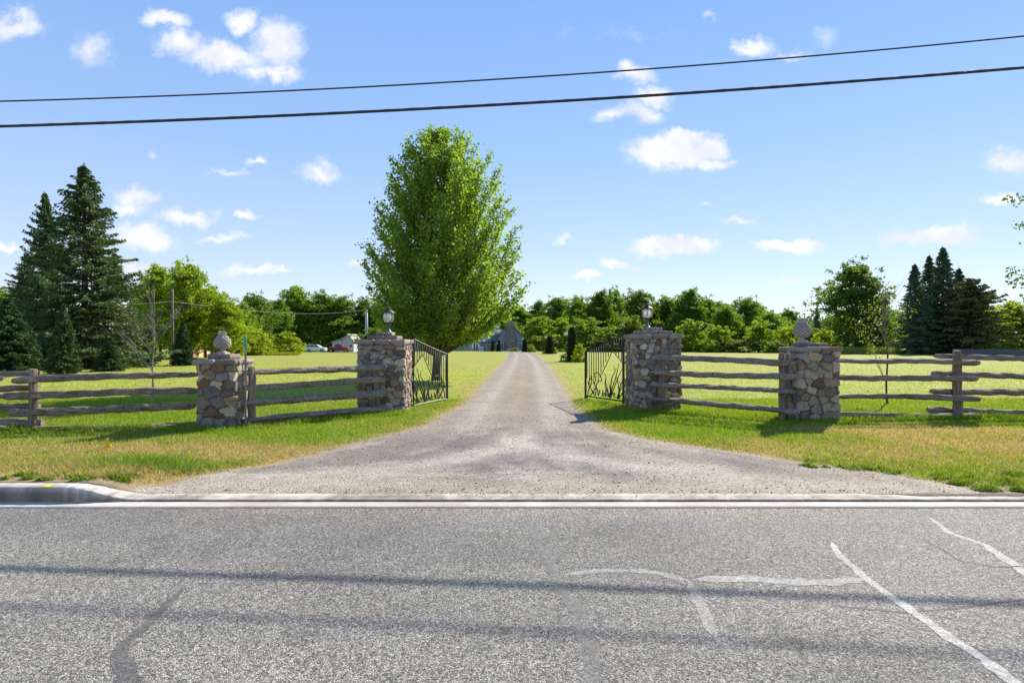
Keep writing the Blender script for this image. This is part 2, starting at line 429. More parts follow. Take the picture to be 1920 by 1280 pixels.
def blob(x, y, px, py, rx, ry):
    cx, cy = gp(px, py); return np.exp(-(((x-cx)/rx)**2+((y-cy)/ry)**2))
def dryness(x, y):
    n = fbm(x*1.1, y*1.6, 11); n2 = fbm(x*5, y*5, 12)
    d = .06*(y < 10.2)+.95*blob(x, y, 120, 842, 3.4, .8)+.75*blob(x, y, 40, 880, 2.2, .7)+.7*blob(x, y, 520, 850, 1.6, .6)+.75*blob(x, y, 350, 895, 1.5, .35)
    d = d+1.1*blob(x, y, 1760, 808, 2.6, .55)+.5*blob(x, y, 1700, 850, 3.2, .8)+.6*blob(x, y, 1900, 830, 2.2, 1.0)+.3*blob(x, y, 1450, 830, 2.2, .5)
    d = d-1.0*blob(x, y, 280, 872, 1.1, .42)-.4*blob(x, y, 380, 850, 1.3, .3)
    e = np.exp(-np.clip(ddrive(x, y), 0, 9)/.35)*.8*(y < 45)
    e = np.maximum(e, np.exp(-np.clip(y-6.25, 0, 9)/.35)*.7)
    d = d+e+(n-.5)*1.1+(n2-.5)*.7
    d = d+.16*sst(12, 20, y)
    return np.clip(d, 0, 1)

# ------------------------------------------------------------------ the land
def axis(segs):
    out = []
    for (a, b, s) in segs: out += list(np.arange(a, b, s))
    return np.array(sorted(set(np.round(out, 4))))
half = list(axis([(0, 10, .13), (10, 20, .3), (20, 60, 1.5), (60, 200, 10), (200, 2601, 150)]))
xs = np.array(sorted(set([-h for h in half]+half)))
ys = axis([(-1500, -50, 250), (-50, 4, 8), (5.9, 5.95, 1), (6.02, 6.03, 1), (6.07, 14, .1), (14, 30, .3), (30, 80, 1.0), (80, 300, 6), (300, 2700, 120)])
XX, YY = np.meshgrid(xs, ys)
ZZ = G(XX, YY); ZZ[YY < 6.05] = -.06
dry = dryness(XX, YY); dd = ddrive(XX, YY)
green = np.array([.15, .20, .022]); straw = np.array([.27, .215, .10]); dirt = np.array([.27, .215, .155])
green2 = np.array([.265, .315, .045])
gfar = sst(9, 22, YY)[..., None]
gc = (green*(1-gfar)+green2*gfar)*(1-.16*sst(24, 50, YY)[..., None])  # distant ground colour darkened in place of the self-shadowing of grass blades
gc = gc*(1-dry[..., None])+straw*dry[..., None]
dm = np.clip(1.1-np.clip(dd, 0, 9)/.16+(fbm(XX*4, YY*4, 9)-.5)*1.6, 0, 1)*(YY < 60)
dm = np.maximum(dm, np.clip(1.2-(YY-6.1)/.2+(fbm(XX*3, YY*4, 19)-.5)*1.4, 0, 1))
gc = gc*(1-dm[..., None])+dirt*dm[..., None]
nx = len(xs); idx = np.arange(nx*len(ys)).reshape(len(ys), nx)
FF = np.stack([idx[:-1, :-1], idx[:-1, 1:], idx[1:, 1:], idx[1:, :-1]], -1).reshape(-1, 4)
tag(np_mesh('lawn_ground', np.stack([XX, YY, ZZ], -1).reshape(-1, 3), FF, M['lawn'], col=gc.reshape(-1, 3), smooth=True),
    'mown green lawn rolling back from the roadside verge', kind='structure')

# driveway sheet
yv = np.concatenate([np.arange(6.065, 20, .07), np.arange(20, 60, .4), np.arange(60, DY[-1], 1.5)])
tcol = np.linspace(0, 1, 64)
L, R = dlr(yv)
X = L[:, None]+(R-L)[:, None]*tcol[None]; Y = np.repeat(yv[:, None], 64, 1)
edge = np.minimum(tcol, 1-tcol)[None]*(R-L)[:, None]
Z = G(X, Y)+.012-.010*np.exp(-edge/.06)+.014*(fbm(X*2.2, Y*2.2, 8)-.5)*np.clip(edge/.3, 0, 1)
Z = Z-.016*np.exp(-np.clip(Y-6.065, 0, 9)/.12)
grey = np.array([.212, .186, .155]); tan = np.array([.345, .292, .222]); pale = np.array([.385, .345, .29]); brown = np.array([.29, .235, .175]); dark = np.array([.12, .115, .115])
cen = np.interp(yv, DY, (DL+DR)/2)[:, None]; lat = X-cen
n = fbm(X*.9, Y*.9, 21, 5); n2 = fbm(X*.5+7, Y*1.6, 22, 5); n3 = fbm(X*3, Y*3, 23, 4)
def mixc(c, b, f): f = np.clip(f, 0, 1)[..., None]; return c*(1-f)+b*f
c = np.broadcast_to(grey, X.shape+(3,)).copy()
c = mixc(c, pale, .75*(np.exp(-((lat+.75)/.34)**2)+np.exp(-((lat-.8)/.34)**2))*sst(8.5, 11, Y)*(.55+.8*n3))
c = mixc(c, brown, .9*np.exp(-((lat)/.36)**2)*sst(10, 14, Y)*(.4+.9*n3))
c = mixc(c, tan, sst(.46, .62, n)*(.35+.5*sst(10, 7, Y)))
c = mixc(c, tan, .95*sst(7.4, 6.3, Y+(n2-.5)*1.6))
c = mixc(c, pale, .9*sst(.6, .72, n2)*sst(9.5, 8, Y))
sw = (X-.3)*np.clip((Y-5)/4.5, .25, 1)          # streaks that follow turning wheels
c = mixc(c, dark, .55*sst(.50, .68, fbm(sw*2.2+3, Y*.9+np.abs(X)*.55, 29, 5))*sst(11.5, 8.5, Y)*sst(6.2, 6.9, Y)*np.exp(-(X/3.6)**2))
c = mixc(c, pale, .5*sst(.52, .7, fbm(sw*5+9, Y*1.4+np.abs(X)*.9, 57, 4))*sst(12, 9, Y))
c = mixc(c, dark, .5*sst(.58, .7, fbm(X*2.3, Y*3.2, 58, 4))*sst(10.0, 7.4, Y)*np.exp(-(X/1.5)**2))
c = c*.9
trk = 0
for (a, b, w) in ((3.1, .0, .16), (-2.7, .25, .14), (4.6, -.2, .2), (-4.2, .3, .2)):   # turning wheel tracks
    cx = b+a*(np.clip((9.5-Y)/3.3, 0, 1))**2
    trk = trk+np.exp(-((X-cx)/(w*(1+3*np.clip((9.5-Y)/3.3, 0, 1))))**2)*sst(10.5, 9, Y)
c = mixc(c, pale, .4*trk*(.4+n3))
c = mixc(c, tan, .7*np.exp(-edge/.22)*(.4+n3))
ni = len(tcol); idx = np.arange(ni*len(yv)).reshape(len(yv), ni)
FF = np.stack([idx[:-1, :-1], idx[:-1, 1:], idx[1:, 1:], idx[1:, :-1]], -1).reshape(-1, 4)
tag(np_mesh('driveway', np.stack([X, Y, Z], -1).reshape(-1, 3), FF, M['gravel'], col=c.reshape(-1, 3), smooth=True),
    'long gravel driveway running through the open gates to the house', kind='structure')

# road
xr = np.array(sorted(set(list(np.round(np.arange(-9, 9, .08), 3))+[-300, -100, -40, -20, -12, 12, 20, 40, 100, 300])))
yr = np.array(sorted(set([-14, -8, -4, -2, 0, 1]+list(np.round(np.arange(2, 5.6, .05), 3))+[5.64])))
X, Y = np.meshgrid(xr, yr)
c = np.broadcast_to(np.array([.262, .250, .222]), X.shape+(3,)).copy()
c = mixc(c, np.array([.40, .325, .245]), .95*sst(5.22, 5.55, Y+(fbm(X*2, Y*6, 31)-.5)*.35)*(sst(-3.9, -2.2, X)*sst(4.3, 3.0, X)*.9+.12))
c = mixc(c, np.array([.19, .183, .168]), .55*sst(.42, .7, fbm(X*.4, Y*1.1, 33)))
c = mixc(c, np.array([.31, .29, .25]), .45*sst(.5, .7, fbm(X*.25+4, Y*.9, 35)))
for (px_, py_, r_) in ((700, 1010, .07), (1120, 1000, .05), (560, 1190, .05), (1480, 1200, .06), (300, 1010, .05)):
    yb_ = CAMZ*F/(py_-640); c = mixc(c, np.array([.11, .105, .10]), .5*np.exp(-(((X-PX(px_, yb_))/(r_*1.6))**2+((Y-yb_)/(r_*2.0))**2)))
idx = np.arange(X.size).reshape(X.shape)
FF = np.stack([idx[:-1, :-1], idx[:-1, 1:], idx[1:, 1:], idx[1:, :-1]], -1).reshape(-1, 4)
tag(np_mesh('road', np.stack([X, Y, X*0], -1).reshape(-1, 3), FF, M['asphalt'], col=c.reshape(-1, 3)), 'grey asphalt road', kind='structure')

# sealed cracks: thin strips on the asphalt
def seal(pts, col, seed, name='crack_seal', z=.004, zs=.0016):
    rng = np.random.default_rng(seed); z = .0012+(z-.004)*.25
    P3 = []
    for (px, py, w) in pts:
        yy_ = CAMZ*F/(py-640); P3.append((PX(px, yy_), yy_, w*yy_/F))
    horiz = 1+1.1*sum(abs(pts[i+1][0]-pts[i][0])/(abs(pts[i+1][0]-pts[i][0])+1.2*abs(pts[i+1][1]-pts[i][1])+1) > .75 for i in range(len(pts)-1))/(len(pts)-1)
    P3 = [(a, b, w*horiz) for a, b, w in P3]
    P3 = np.array(P3); seg = np.r_[0, np.cumsum(np.hypot(*(np.diff(P3[:, :2], axis=0).T)))]
    s = np.linspace(0, seg[-1], int(seg[-1]/.025)+2)
    x = np.interp(s, seg, P3[:, 0])+(fbm(s*2, s*0, seed)-.5)*.06; y = np.interp(s, seg, P3[:, 1])+(fbm(s*2, s*0+3, seed+1)-.5)*.04; w = np.interp(s, seg, P3[:, 2])
    dx = np.gradient(x); dy = np.gradient(y); l = np.hypot(dx, dy)+1e-9; nx_, ny_ = -dy/l, dx/l
    wl = w*.5*(.42+.8*fbm(s*14, s*0, seed+2, 5)); wr = w*.5*(.42+.8*fbm(s*14, s*0+4, seed+3, 5))
    tp = np.clip(np.minimum(s, seg[-1]-s)/.12, .15, 1); wl *= tp; wr *= tp
    V = np.concatenate([np.stack([x+nx_*wl, y+ny_*wl, s*0+z], 1), np.stack([x-nx_*wr, y-ny_*wr, s*0+z], 1)])
    m = len(s); i = np.arange(m-1); FF = np.stack([i, i+m, i+m+1, i+1], 1)
    o = np_mesh(name, V, FF, M['sealant'], col=np.tile(np.array(col), (len(V), 1)))
    return tag(o, kind='structure')
lt = (.43, .415, .38); fl = (.31, .30, .275); dk = (.13, .125, .118)
seal([(205,955,16),(150,975,10),(100,990,9),(40,1008,11),(-10,1026,13)], (.21, .2, .19), 1)
seal([(355,1098,6),(315,1130,22),(262,1178,26),(222,1215,30),(222,1245,40),(255,1300,48)], dk, 2)
seal([(988,966,16),(1000,1005,18),(1022,1048,20),(1050,1085,24),(1060,1115,30),(1085,1150,30),(1098,1205,36),(1122,1300,46)], (.185, .178, .165), 3)
seal([(1052,1077,10),(1130,1070,11),(1210,1071,11),(1262,1080,13),(1300,1092,16)], fl, 4, z=.005)
seal([(1292,1086,15),(1400,1084,15),(1500,1092,17),(1570,1090,17),(1632,1085,15)], (.355, .342, .315), 5, z=.006)
seal([(1292,1090,26),(1312,1130,26),(1325,1165,26),(1350,1208,16)], (.31, .29, .26), 6, z=.007)
seal([(1560,1014,12),(1578,1042,18),(1632,1088,20),(1700,1140,24),(1780,1196,28),(1850,1242,32),(1935,1305,34)], lt, 7, z=.008)
seal([(1736,966,9),(1782,998,13),(1850,1022,17),(1885,1048,24),(1940,1090,20)], lt, 8, z=.004)

# hairline cracks
for k, pts in enumerate([[(1730,1010,3),(1800,1050,3),(1860,1062,3),(1930,1060,3)], [(1560,1135,3),(1700,1150,3),(1800,1140,3),(1940,1120,3)]]):
    seal(pts, (.12, .115, .11), 20+k, 'road_crack', .004)

# kerb and gutter pan
def grid_strip(name, xs_, prof_fn, mat, colfn, label=None):
    """prof_fn(x) -> list of (y, z)"""
    V = []; C = []
    for x in xs_:
        pr = prof_fn(x)
        for (y, z) in pr: V.append((x, y, z)); C.append(colfn(x, y, z))
    k = len(prof_fn(xs_[0])); m = len(xs_); idx = np.arange(k*m).reshape(m, k)
    FF = np.stack([idx[:-1, :-1], idx[1:, :-1], idx[1:, 1:], idx[:-1, 1:]], -1).reshape(-1, 4)
    o = np_mesh(name, V, FF, mat, col=np.array(C)); return tag(o, label, kind='structure')
kx = np.array(sorted(set([-300., -60., -20., 20., 60., 300.]+list(np.round(np.arange(-12, 12, .04), 3)))))
def h1(x, s): return float(vnoise(x*7, 0*x, s)-.5)
def KT(x): return .022+.125*float(sst(-3.9, -4.62, x))
def kprof(x):
    up = float(sst(-3.9, -4.62, x)); rt = float(sst(3.7, 4.4, x))
    top = .022+.125*up+.012*h1(x*6.5, 5)*up*(1-up)*4+.004*h1(x*3, 15)
    w = .155+.05*(1-up)
    w = w*(1-.55*rt)
    j = .006*h1(x, 4)+.022*float(vnoise(x*22, x*0, 44)-.5)*up*(1-up)*4
    return [(5.862, .0), (5.866+j*.5, top*.55), (5.872+j, top-.010*up-.003), (5.885+j, top), (5.885+w*.5, top+.004), (5.88+w+.01*h1(x, 6), top+.002), (5.9+w, top-.06), (5.9+w, -.06)]
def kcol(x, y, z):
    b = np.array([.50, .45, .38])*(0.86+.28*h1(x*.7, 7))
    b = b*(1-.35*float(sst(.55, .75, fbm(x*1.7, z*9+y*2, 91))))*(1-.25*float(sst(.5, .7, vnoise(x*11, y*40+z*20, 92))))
    if z < .75*KT(x): b = b*(.40+.25*float(vnoise(x*9, z*60, 12)))*np.array([1.12, 1.0, .84])  # front face coloured darker and warmer to stand in for its shade
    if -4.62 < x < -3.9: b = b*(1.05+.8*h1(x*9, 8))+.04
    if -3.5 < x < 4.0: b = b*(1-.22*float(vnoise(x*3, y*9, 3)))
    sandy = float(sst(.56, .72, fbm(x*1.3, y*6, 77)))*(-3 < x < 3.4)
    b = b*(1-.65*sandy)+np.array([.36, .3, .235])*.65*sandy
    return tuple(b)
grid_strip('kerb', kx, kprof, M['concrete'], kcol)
def gprof(x): return [(5.636+.004*h1(x, 3), -.02), (5.637+.004*h1(x, 3), .005), (5.72, .004), (5.80, .0025), (5.863, .001)]
def gcol(x, y, z):
    b = np.array([.52, .47, .40])*(0.88+.24*h1(x*.6, 17))
    sandy = float(sst(.5, .68, fbm(x*1.1+9, y*5, 78)))*(-3.4 < x < 3.6)
    b = b*(1-.7*sandy)+np.array([.37, .31, .245])*.7*sandy
    return tuple(b)
grid_strip('gutter', kx, gprof, M['concrete'], gcol)
# yellow paint mark across the raised kerb
mb = MB(); yx = PX(86, 5.9)
mb.add([(yx-.045, 5.8685, .03), (yx+.035, 5.8685, .05), (yx+.05, 5.8795, .150), (yx-.03, 5.8795, .150)], [(0, 1, 2, 3)])
mb.add([(yx-.03, 5.8795, .150), (yx+.05, 5.8795, .150), (yx+.045, 5.97, .1545), (yx-.02, 5.97, .1545)], [(0, 1, 2, 3)])
tag(mb.build('kerb_paint_mark', M['yellow_paint']), 'faded yellow paint mark across the raised grey kerb', 'paint mark')

# ------------------------------------------------------------------ grass blades
def blades(name, n, xr_, yr_, dens_pow, hgt, wid, seed, label, keep=None, minh=.6):
    rng = np.random.default_rng(seed)
    u = rng.random(n); a, b = yr_
    y = a*(b/a)**u if dens_pow == 1 else a+(b-a)*u
    x = (rng.random(n)*2-1)*(y*.92+1.0) if xr_ is None else xr_[0]+(xr_[1]-xr_[0])*rng.random(n)
    d = ddrive(x, y); dr = dryness(x, y)
    m = (d+(rng.random(n)-.5)*.16 > .03) & (y+(rng.random(n)-.5)*.3 > 6.28+.5*(vnoise(x*2, y*0, 88)-.35))
    m &= rng.random(n) > np.clip(1-d/.4, 0, .82)
    m &= rng.random(n) > dr*.45
    m &= rng.random(n) > sst(26, 54, y)
    if keep is not None: m &= keep(x, y)
    x, y, dr = x[m], y[m], dr[m]; n = len(x)
    cl = fbm(x*2.5, y*2.5, 55); big = blob(x, y, 280, 872, 1.1, .4)
    h = hgt*(.5+rng.random(n)*1.0)*(.6+.9*cl)*(1+.9*big)*np.where(y > 15.5, .8, (y/10)**.25)
    w = wid*(.7+.6*rng.random(n))*(y/8)**.55
    ang = rng.random(n)*2*np.pi; lean = rng.normal(0, .55, (n, 2))*h[:, None]
    z = G(x, y)-.004; ca, sa = np.cos(ang)*w*.5, np.sin(ang)*w*.5
    V = np.empty((n, 3, 3)); V[:, 0] = np.stack([x-ca, y-sa, z], 1); V[:, 1] = np.stack([x+ca, y+sa, z], 1)
    V[:, 2] = np.stack([x+lean[:, 0], y+lean[:, 1], z+h], 1)
    g1 = np.array([.13, .24, .016]); g2 = np.array([.30, .41, .035]); s1 = np.array([.50, .405, .19]); s2 = np.array([.36, .27, .115])
    t = rng.random((n, 1)); gcx = g1*(1-t)+g2*t
    gcx = gcx*(1-.0*big[:, None])
    far = sst(9, 20, y)[:, None]*.5; gcx = gcx*(1-far)+np.array([.30, .365, .05])*far
    lush = np.clip(big, 0, 1)[:, None]; gcx = gcx*(1-.6*lush)+np.array([.09, .21, .03])*.6*lush
    t2 = rng.random((n, 1)); sc = s1*(1-t2)+s2*t2
    isd = (rng.random(n) < dr*.9)[:, None]; cc = np.where(isd, sc, gcx)*(.55+.85*rng.random((n, 1)))
    C = np.repeat(cc, 3, 0)
    return tag(np_mesh(name, V.reshape(-1, 3), np.arange(3*n).reshape(-1, 3), M['blade'], col=C), label, kind='stuff')
blades('grass', 620000, None, (6.15, 15.5), 1, .040, .0095, 5, 'short green and straw coloured grass growing on the verge and lawn')
blades('lawn_grass', 170000, None, (15.5, 55), 1, .04, .012, 6, 'mown lawn grass beyond the fence')
# taller tufts at the feet of posts, pillars and under the rails
def tuftkeep(x, y):
    fy = np.where(x < -5, 10.15, np.where(x < -2.3, 10.2+(x+5)*.83, np.where(x < 2.6, 99, np.where(x < 6.5, 12.85-(x-2.6)*.48, 11.55))))
    d = np.abs(y-fy+.02); return (d < .22+.25*vnoise(x*3, y*3, 4)) & (np.abs(x) < 11.5)
blades('long_grass', 260000, (-11, 11), (9.5, 13.4), 0, .085, .009, 7, 'longer untrimmed grass along the foot of the fence and pillars', tuftkeep)
# scattered weeds and clods at the edge of the gravel on the right
def weeds(name, spots, seed, label):
    rng = np.random.default_rng(seed); Vs = []; Cs = []
    for (px, py, r, nn) in spots:
        cx, cy = gp(px, py); a = rng.random(nn)*6.283; q = np.sqrt(rng.random(nn))*r
        x = cx+np.cos(a)*q; y = cy+np.sin(a)*q*.6; h = .05*(1.2-q/r)*(.5+rng.random(nn)); an = rng.random(nn)*6.283; w = .009
        z = G(x, y)+.008; V = np.empty((nn, 3, 3))
        V[:, 0] = np.stack([x-np.cos(an)*w, y-np.sin(an)*w, z], 1); V[:, 1] = np.stack([x+np.cos(an)*w, y+np.sin(an)*w, z], 1)
        V[:, 2] = np.stack([x+rng.normal(0, .03, nn), y+rng.normal(0, .03, nn), z+h], 1); Vs.append(V.reshape(-1, 3))
        cc = np.array([.16, .24, .02])*(.5+rng.random((nn, 1))); Cs.append(np.repeat(cc, 3, 0))
    V = np.concatenate(Vs); tag(np_mesh(name, V, np.arange(len(V)).reshape(-1, 3), M['blade'], col=np.concatenate(Cs)), label, kind='stuff')
rs = random.Random(4)
sp = [(1890,905,.2,700),(1850,918,.16,500),(1800,907,.14,400),(1900,890,.2,500),(1820,898,.12,250),(1760,898,.08,120),(1650,880,.07,90),(1915,920,.12,300)]
sp += [(rs.uniform(0, 250), rs.uniform(890, 903), .05+rs.random()*.08, 70) for _ in range(22)]
sp += [(rs.uniform(1500, 1915), 0, .05+rs.random()*.06, 60) for _ in range(26)]
sp = [(a, b if b else 868+(a-1500)*.115+rs.uniform(-6, 6), c_, d_) for (a, b, c_, d_) in sp]

weeds('verge_weeds', sp, 3, 'low green weeds and clover scattered where the verge meets the gravel')
# loose stones on the gravel
def loose():
    rng = np.random.default_rng(8); nn = 3800; y = 6.1+rng.random(nn)**1.6*6; l, r = dlr(y); x = l-.2+(r-l+.4)*rng.random(nn)
    s = .004+.009*rng.random(nn)**3; big = rng.random(nn) < .012; s[big] *= 1.9
    base = np.array([(1,0,0),(-1,0,0),(0,1,0),(0,-1,0),(0,0,.8),(0,0,-.8)]); f = np.array([(0,2,4),(2,1,4),(1,3,4),(3,0,4),(2,0,5),(1,2,5),(3,1,5),(0,3,5)])
    a = rng.random(nn)*6.28; ca, sa = np.cos(a), np.sin(a)
    B = base[None]*s[:, None, None]*(.6+.8*rng.random((nn, 6, 1)))
    Bx = B[..., 0]*ca[:, None]-B[..., 1]*sa[:, None]; By = B[..., 0]*sa[:, None]+B[..., 1]*ca[:, None]
    V = np.stack([Bx+x[:, None], By+y[:, None], B[..., 2]+(G(x, y)+.014)[:, None]], -1).reshape(-1, 3)
    FF = (f[None]+(np.arange(nn)*6)[:, None, None]).reshape(-1, 3)
    t = rng.random((nn, 1)); cc = np.array([.2, .19, .175])*(1-t)+np.array([.48, .43, .37])*t
    tag(np_mesh('loose_gravel', V, FF, M['gravel'], col=np.repeat(cc, 6, 0)), 'loose stones scattered over the gravel apron', kind='stuff')
loose()
def grit():
    rng = np.random.default_rng(18); nn = 4200; x = rng.normal(0, 3.2, nn); y = np.where(rng.random(nn) < .5, 6.06-.16*rng.random(nn)**2, 5.62-.35*rng.random(nn)**2); k = fbm(x*1.4, y*0, 71) > .47; x, y = x[k], y[k]; nn = len(x)
    s = .0025+.006*rng.random(nn)**2; base = np.array([(1,0,0),(-1,0,0),(0,1,0),(0,-1,0),(0,0,.7),(0,0,-.7)]); f = np.array([(0,2,4),(2,1,4),(1,3,4),(3,0,4)])
    V = (base[None]*s[:, None, None]+np.stack([x, y, np.where(y > 5.8, .026, .003)], 1)[:, None]).reshape(-1, 3); FF = (f[None]+(np.arange(nn)*6)[:, None, None]).reshape(-1, 3)
    t = rng.random((nn, 1)); cc = np.array([.14, .12, .10])*(1-t)+np.array([.4, .34, .27])*t
    tag(np_mesh('grit', V, FF, M['gravel'], col=np.repeat(cc, 6, 0)), 'fine grit dragged onto the concrete strip and the edge of the road', kind='stuff')
grit()

# ------------------------------------------------------------------ stone pillars
STW = np.array([1.25, 1.15, 1.02])
SP = [(.25,.235,.21),(.30,.26,.205),(.20,.19,.18),(.37,.33,.265),(.22,.175,.135),(.16,.10,.08),(.27,.25,.22),(.31,.265,.215),(.16,.155,.15),(.40,.365,.30),(.24,.19,.14),(.18,.165,.15)]
def ring(w, d, step, r=.035):
    """points and outward normals round a rounded rectangle centred on 0"""
    pts = []
    hw, hd = w/2-r, d/2-r
    for (cx, cy, a0) in ((hw, -hd, -90), (hw, hd, 0), (-hw, hd, 90), (-hw, -hd, 180)):
        for k in range(5):
            a = math.radians(a0+k*22.5); pts.append((cx+r*math.cos(a), cy+r*math.sin(a)))
    pts.append(pts[0]); pts = np.array(pts)
    s = np.r_[0, np.cumsum(np.hypot(*np.diff(pts, axis=0).T))]; n = int(s[-1]/step)
    t = np.arange(n)/n*s[-1]; x = np.interp(t, s, pts[:, 0]); y = np.interp(t, s, pts[:, 1])
    dx = np.roll(x, -1)-np.roll(x, 1); dy = np.roll(y, -1)-np.roll(y, 1); l = np.hypot(dx, dy)
    return x, y, dy/l, -dx/l, t, s[-1]
def pillar_body(w, d, z0, z1, seed, rowh, stw, parent, mat=None):
    rng = np.random.default_rng(seed)
    x, y, nx_, ny_, t, per = ring(w-.05, d-.05, .0125)
    zs_ = np.arange(z0, z1+.006, .0125); zs_[-1] = z1
    seeds = []
    z = z0-.02
    while z < z1+.05:
        h = rowh*rng.uniform(.65, 1.3); s = rng.random()*stw
        while s < per:
            ww = stw*rng.uniform(.5, 1.5); sc = s+ww/2
            px = np.interp(sc % per, t, x); py = np.interp(sc % per, t, y)
            seeds.append((px+rng.normal(0, .012), py+rng.normal(0, .012), z+h/2+rng.normal(0, h*.2))); s += ww
        z += h
    S = np.array(seeds); wt = rng.uniform(-.03, .03, len(S)); angs = rng.normal(0, .28, len(S))
    A, Bz = np.meshgrid(np.arange(len(x)), zs_)
    Px, Py = x[A], y[A]; q = .35
    wx = (fbm((Px+Py)*11, Bz*11, seed+1)-.5)*.085; wz = (fbm((Px-Py)*11, Bz*11, seed+2)-.5)*.085
    Q = np.stack([Px+wx, Py+wx, Bz+wz], -1).reshape(-1, 1, 3)
    tang = np.stack([-ny_[A], nx_[A]], -1).reshape(-1, 1, 2)
    D = Q-S[None]; D[..., 2] *= stw/rowh*.82
    a_ = angs[None]; Du = D[..., 0]*tang[:, :, 0]+D[..., 1]*tang[:, :, 1]; Dn_ = D[..., 0]*tang[:, :, 1]-D[..., 1]*tang[:, :, 0]
    E1 = Du*np.cos(a_)+D[..., 2]*np.sin(a_); E2 = -Du*np.sin(a_)+D[..., 2]*np.cos(a_)
    dist = (np.abs(E1)**4.5+np.abs(E2)**4.5+np.abs(Dn_)**4.5)**(1/4.5)+wt
    o2 = np.argpartition(dist, 1, axis=1)[:, :2]; dd2 = np.take_along_axis(dist, o2, 1)
    f1 = dd2.min(1); i1 = np.where(dd2[:, 0] <= dd2[:, 1], o2[:, 0], o2[:, 1]); f2 = dd2.max(1)
    e = (f2-f1)
    prot = rng.uniform(.004, .040, len(S)); tz = rng.normal(0, .16, len(S)); tx = rng.normal(0, .16, len(S))
    Dn = np.take_along_axis(D, i1[:, None, None].repeat(3, 2), 1)[:, 0]
    hgt = sst(.003, .020, e)*(prot[i1]+Dn[:, 2]*tz[i1]+Dn[:, 0]*tx[i1]+.016)
    rough_ = (fbm(Px.ravel()*18+Py.ravel()*18, Bz.ravel()*18, seed+5)-.5)*.014
    hgt = np.clip(hgt, 0, .07)+rough_*sst(.0, .02, e)
    hgt = hgt.reshape(Px.shape)
    V = np.stack([Px+nx_[A]*hgt, Py+ny_[A]*hgt, Bz], -1).reshape(-1, 3)
    pal = STW*np.array(SP)[rng.integers(0, len(SP), len(S))]*rng.uniform(.8, 1.2, (len(S), 1))
    C = pal[i1]; mort = np.array([.12, .108, .095]); k = sst(.013, .004, e)[:, None]; C = C*(1-k)+mort*k
    C = C*(.85+.3*fbm(Px.ravel()*4+3*Py.ravel(), Bz.ravel()*4, seed+7))[:, None]
    n1 = len(x); m1 = len(zs_); idx = np.arange(n1*m1).reshape(m1, n1); nxt = np.roll(idx, -1, 1)
    FF = np.stack([idx[:-1], nxt[:-1], nxt[1:], idx[1:]], -1).reshape(-1, 4)
    return np_mesh('stonework', V, FF, M['stone'], parent, col=C, smooth=True)
def slab(mb_pts, x0, x1, y0, y1, z0, z1, seed, col):
    """rough edged flagstone"""
    w, d = x1-x0, y1-y0
    x, y, nx_, ny_, t, per = ring(w, d, .022, min(.03, w*.2, d*.2)); rng = np.random.default_rng(seed)
    prof = [(-.022, 0), (-.004, .12), (.0, .5), (-.003, .85), (-.016, 1.0)]
    V = []; n = len(x)
    for k, (o, f) in enumerate(prof):
        nz = (fbm(t*9, t*0+k*.6, seed)-.5)*.05+(fbm(t*40, t*0+k*2, seed+1)-.5)*.016; nz2 = (fbm(x*5, y*5, seed+2)-.5)*.022*(1 if f > .5 else .5)
        V.append(np.stack([x+nx_*(o+nz)+(x0+x1)/2, y+ny_*(o+nz)+(y0+y1)/2, z0+(z1-z0)*f+nz2], 1))
    nz2 = (fbm(x*4, y*4, seed+3)-.5)*.02
    V.append(np.stack([x*.6+(x0+x1)/2, y*.6+(y0+y1)/2, z1+nz2*.6+.002], 1)); V.append(np.stack([x*.02+(x0+x1)/2, y*.02+(y0+y1)/2, x*0+z1+.004], 1))
    m = len(V); V = np.concatenate(V); idx = np.arange(n*m).reshape(m, n); nxt = np.roll(idx, -1, 1)
    FF = np.stack([idx[:-1], nxt[:-1], nxt[1:], idx[1:]], -1).reshape(-1, 4)
    mb_pts.append((V, FF, np.tile(np.array(col)*rng.uniform(.85, 1.15), (len(V), 1))))
def build_slabs(name, parts, parent):
    V = []; FF = []; C = []; b = 0
    for (v, f, c_) in parts: V.append(v); FF.append(f+b); C.append(c_); b += len(v)
    return np_mesh(name, np.concatenate(V), np.concatenate(FF), M['slab'], parent, col=np.concatenate(C), smooth=False)
CAPC = (.235, .182, .145); CAPG = (.27, .235, .20)
def pillar(name, label, cx, cy, w, d, base, top, capt, seed, rowh, stw, steps, rot=0):
    root = empty(name, (cx, cy, base), label, 'stone pillar', 'stone pillars along the front fence')
    root.rotation_euler.z = rot
    pillar_body(w, d, -.12, top-base, seed, rowh, stw, root)
    ps = []; ov = .045; t0 = top-base; t1 = t0+capt
    xw = -w/2-ov; cuts = [0, .52, 1] if w < .95 else [0, .38, .7, 1]
    for i in range(len(cuts)-1):
        a = xw+(w+2*ov)*cuts[i]; b = xw+(w+2*ov)*cuts[i+1]
        sp_ = .45 if i % 2 else .6
        slab(ps, a+.004, b-.004, -d/2-ov, -d/2+d*sp_, t0-.004, t1, seed+20+i, CAPC if i % 2 else CAPG)
        slab(ps, a+.004, b-.004, -d/2+d*sp_+.008, d/2+ov, t0-.004, t1-.006, seed+40+i, CAPG if i % 2 else CAPC)
    build_slabs('cap', ps, root)
    z = t1
    for k, (sw, sh) in enumerate(steps):
        ps = []
        slab(ps, -sw/2, -.01+sw*.06, -sw/2, sw/2, z-.006, z+sh, seed+60+k, CAPC); slab(ps, sw*.06, sw/2, -sw/2, sw/2, z-.006, z+sh-.004, seed+70+k, CAPG if k else CAPC)
        build_slabs('plinth', ps, root); z += sh
    return root, base+z
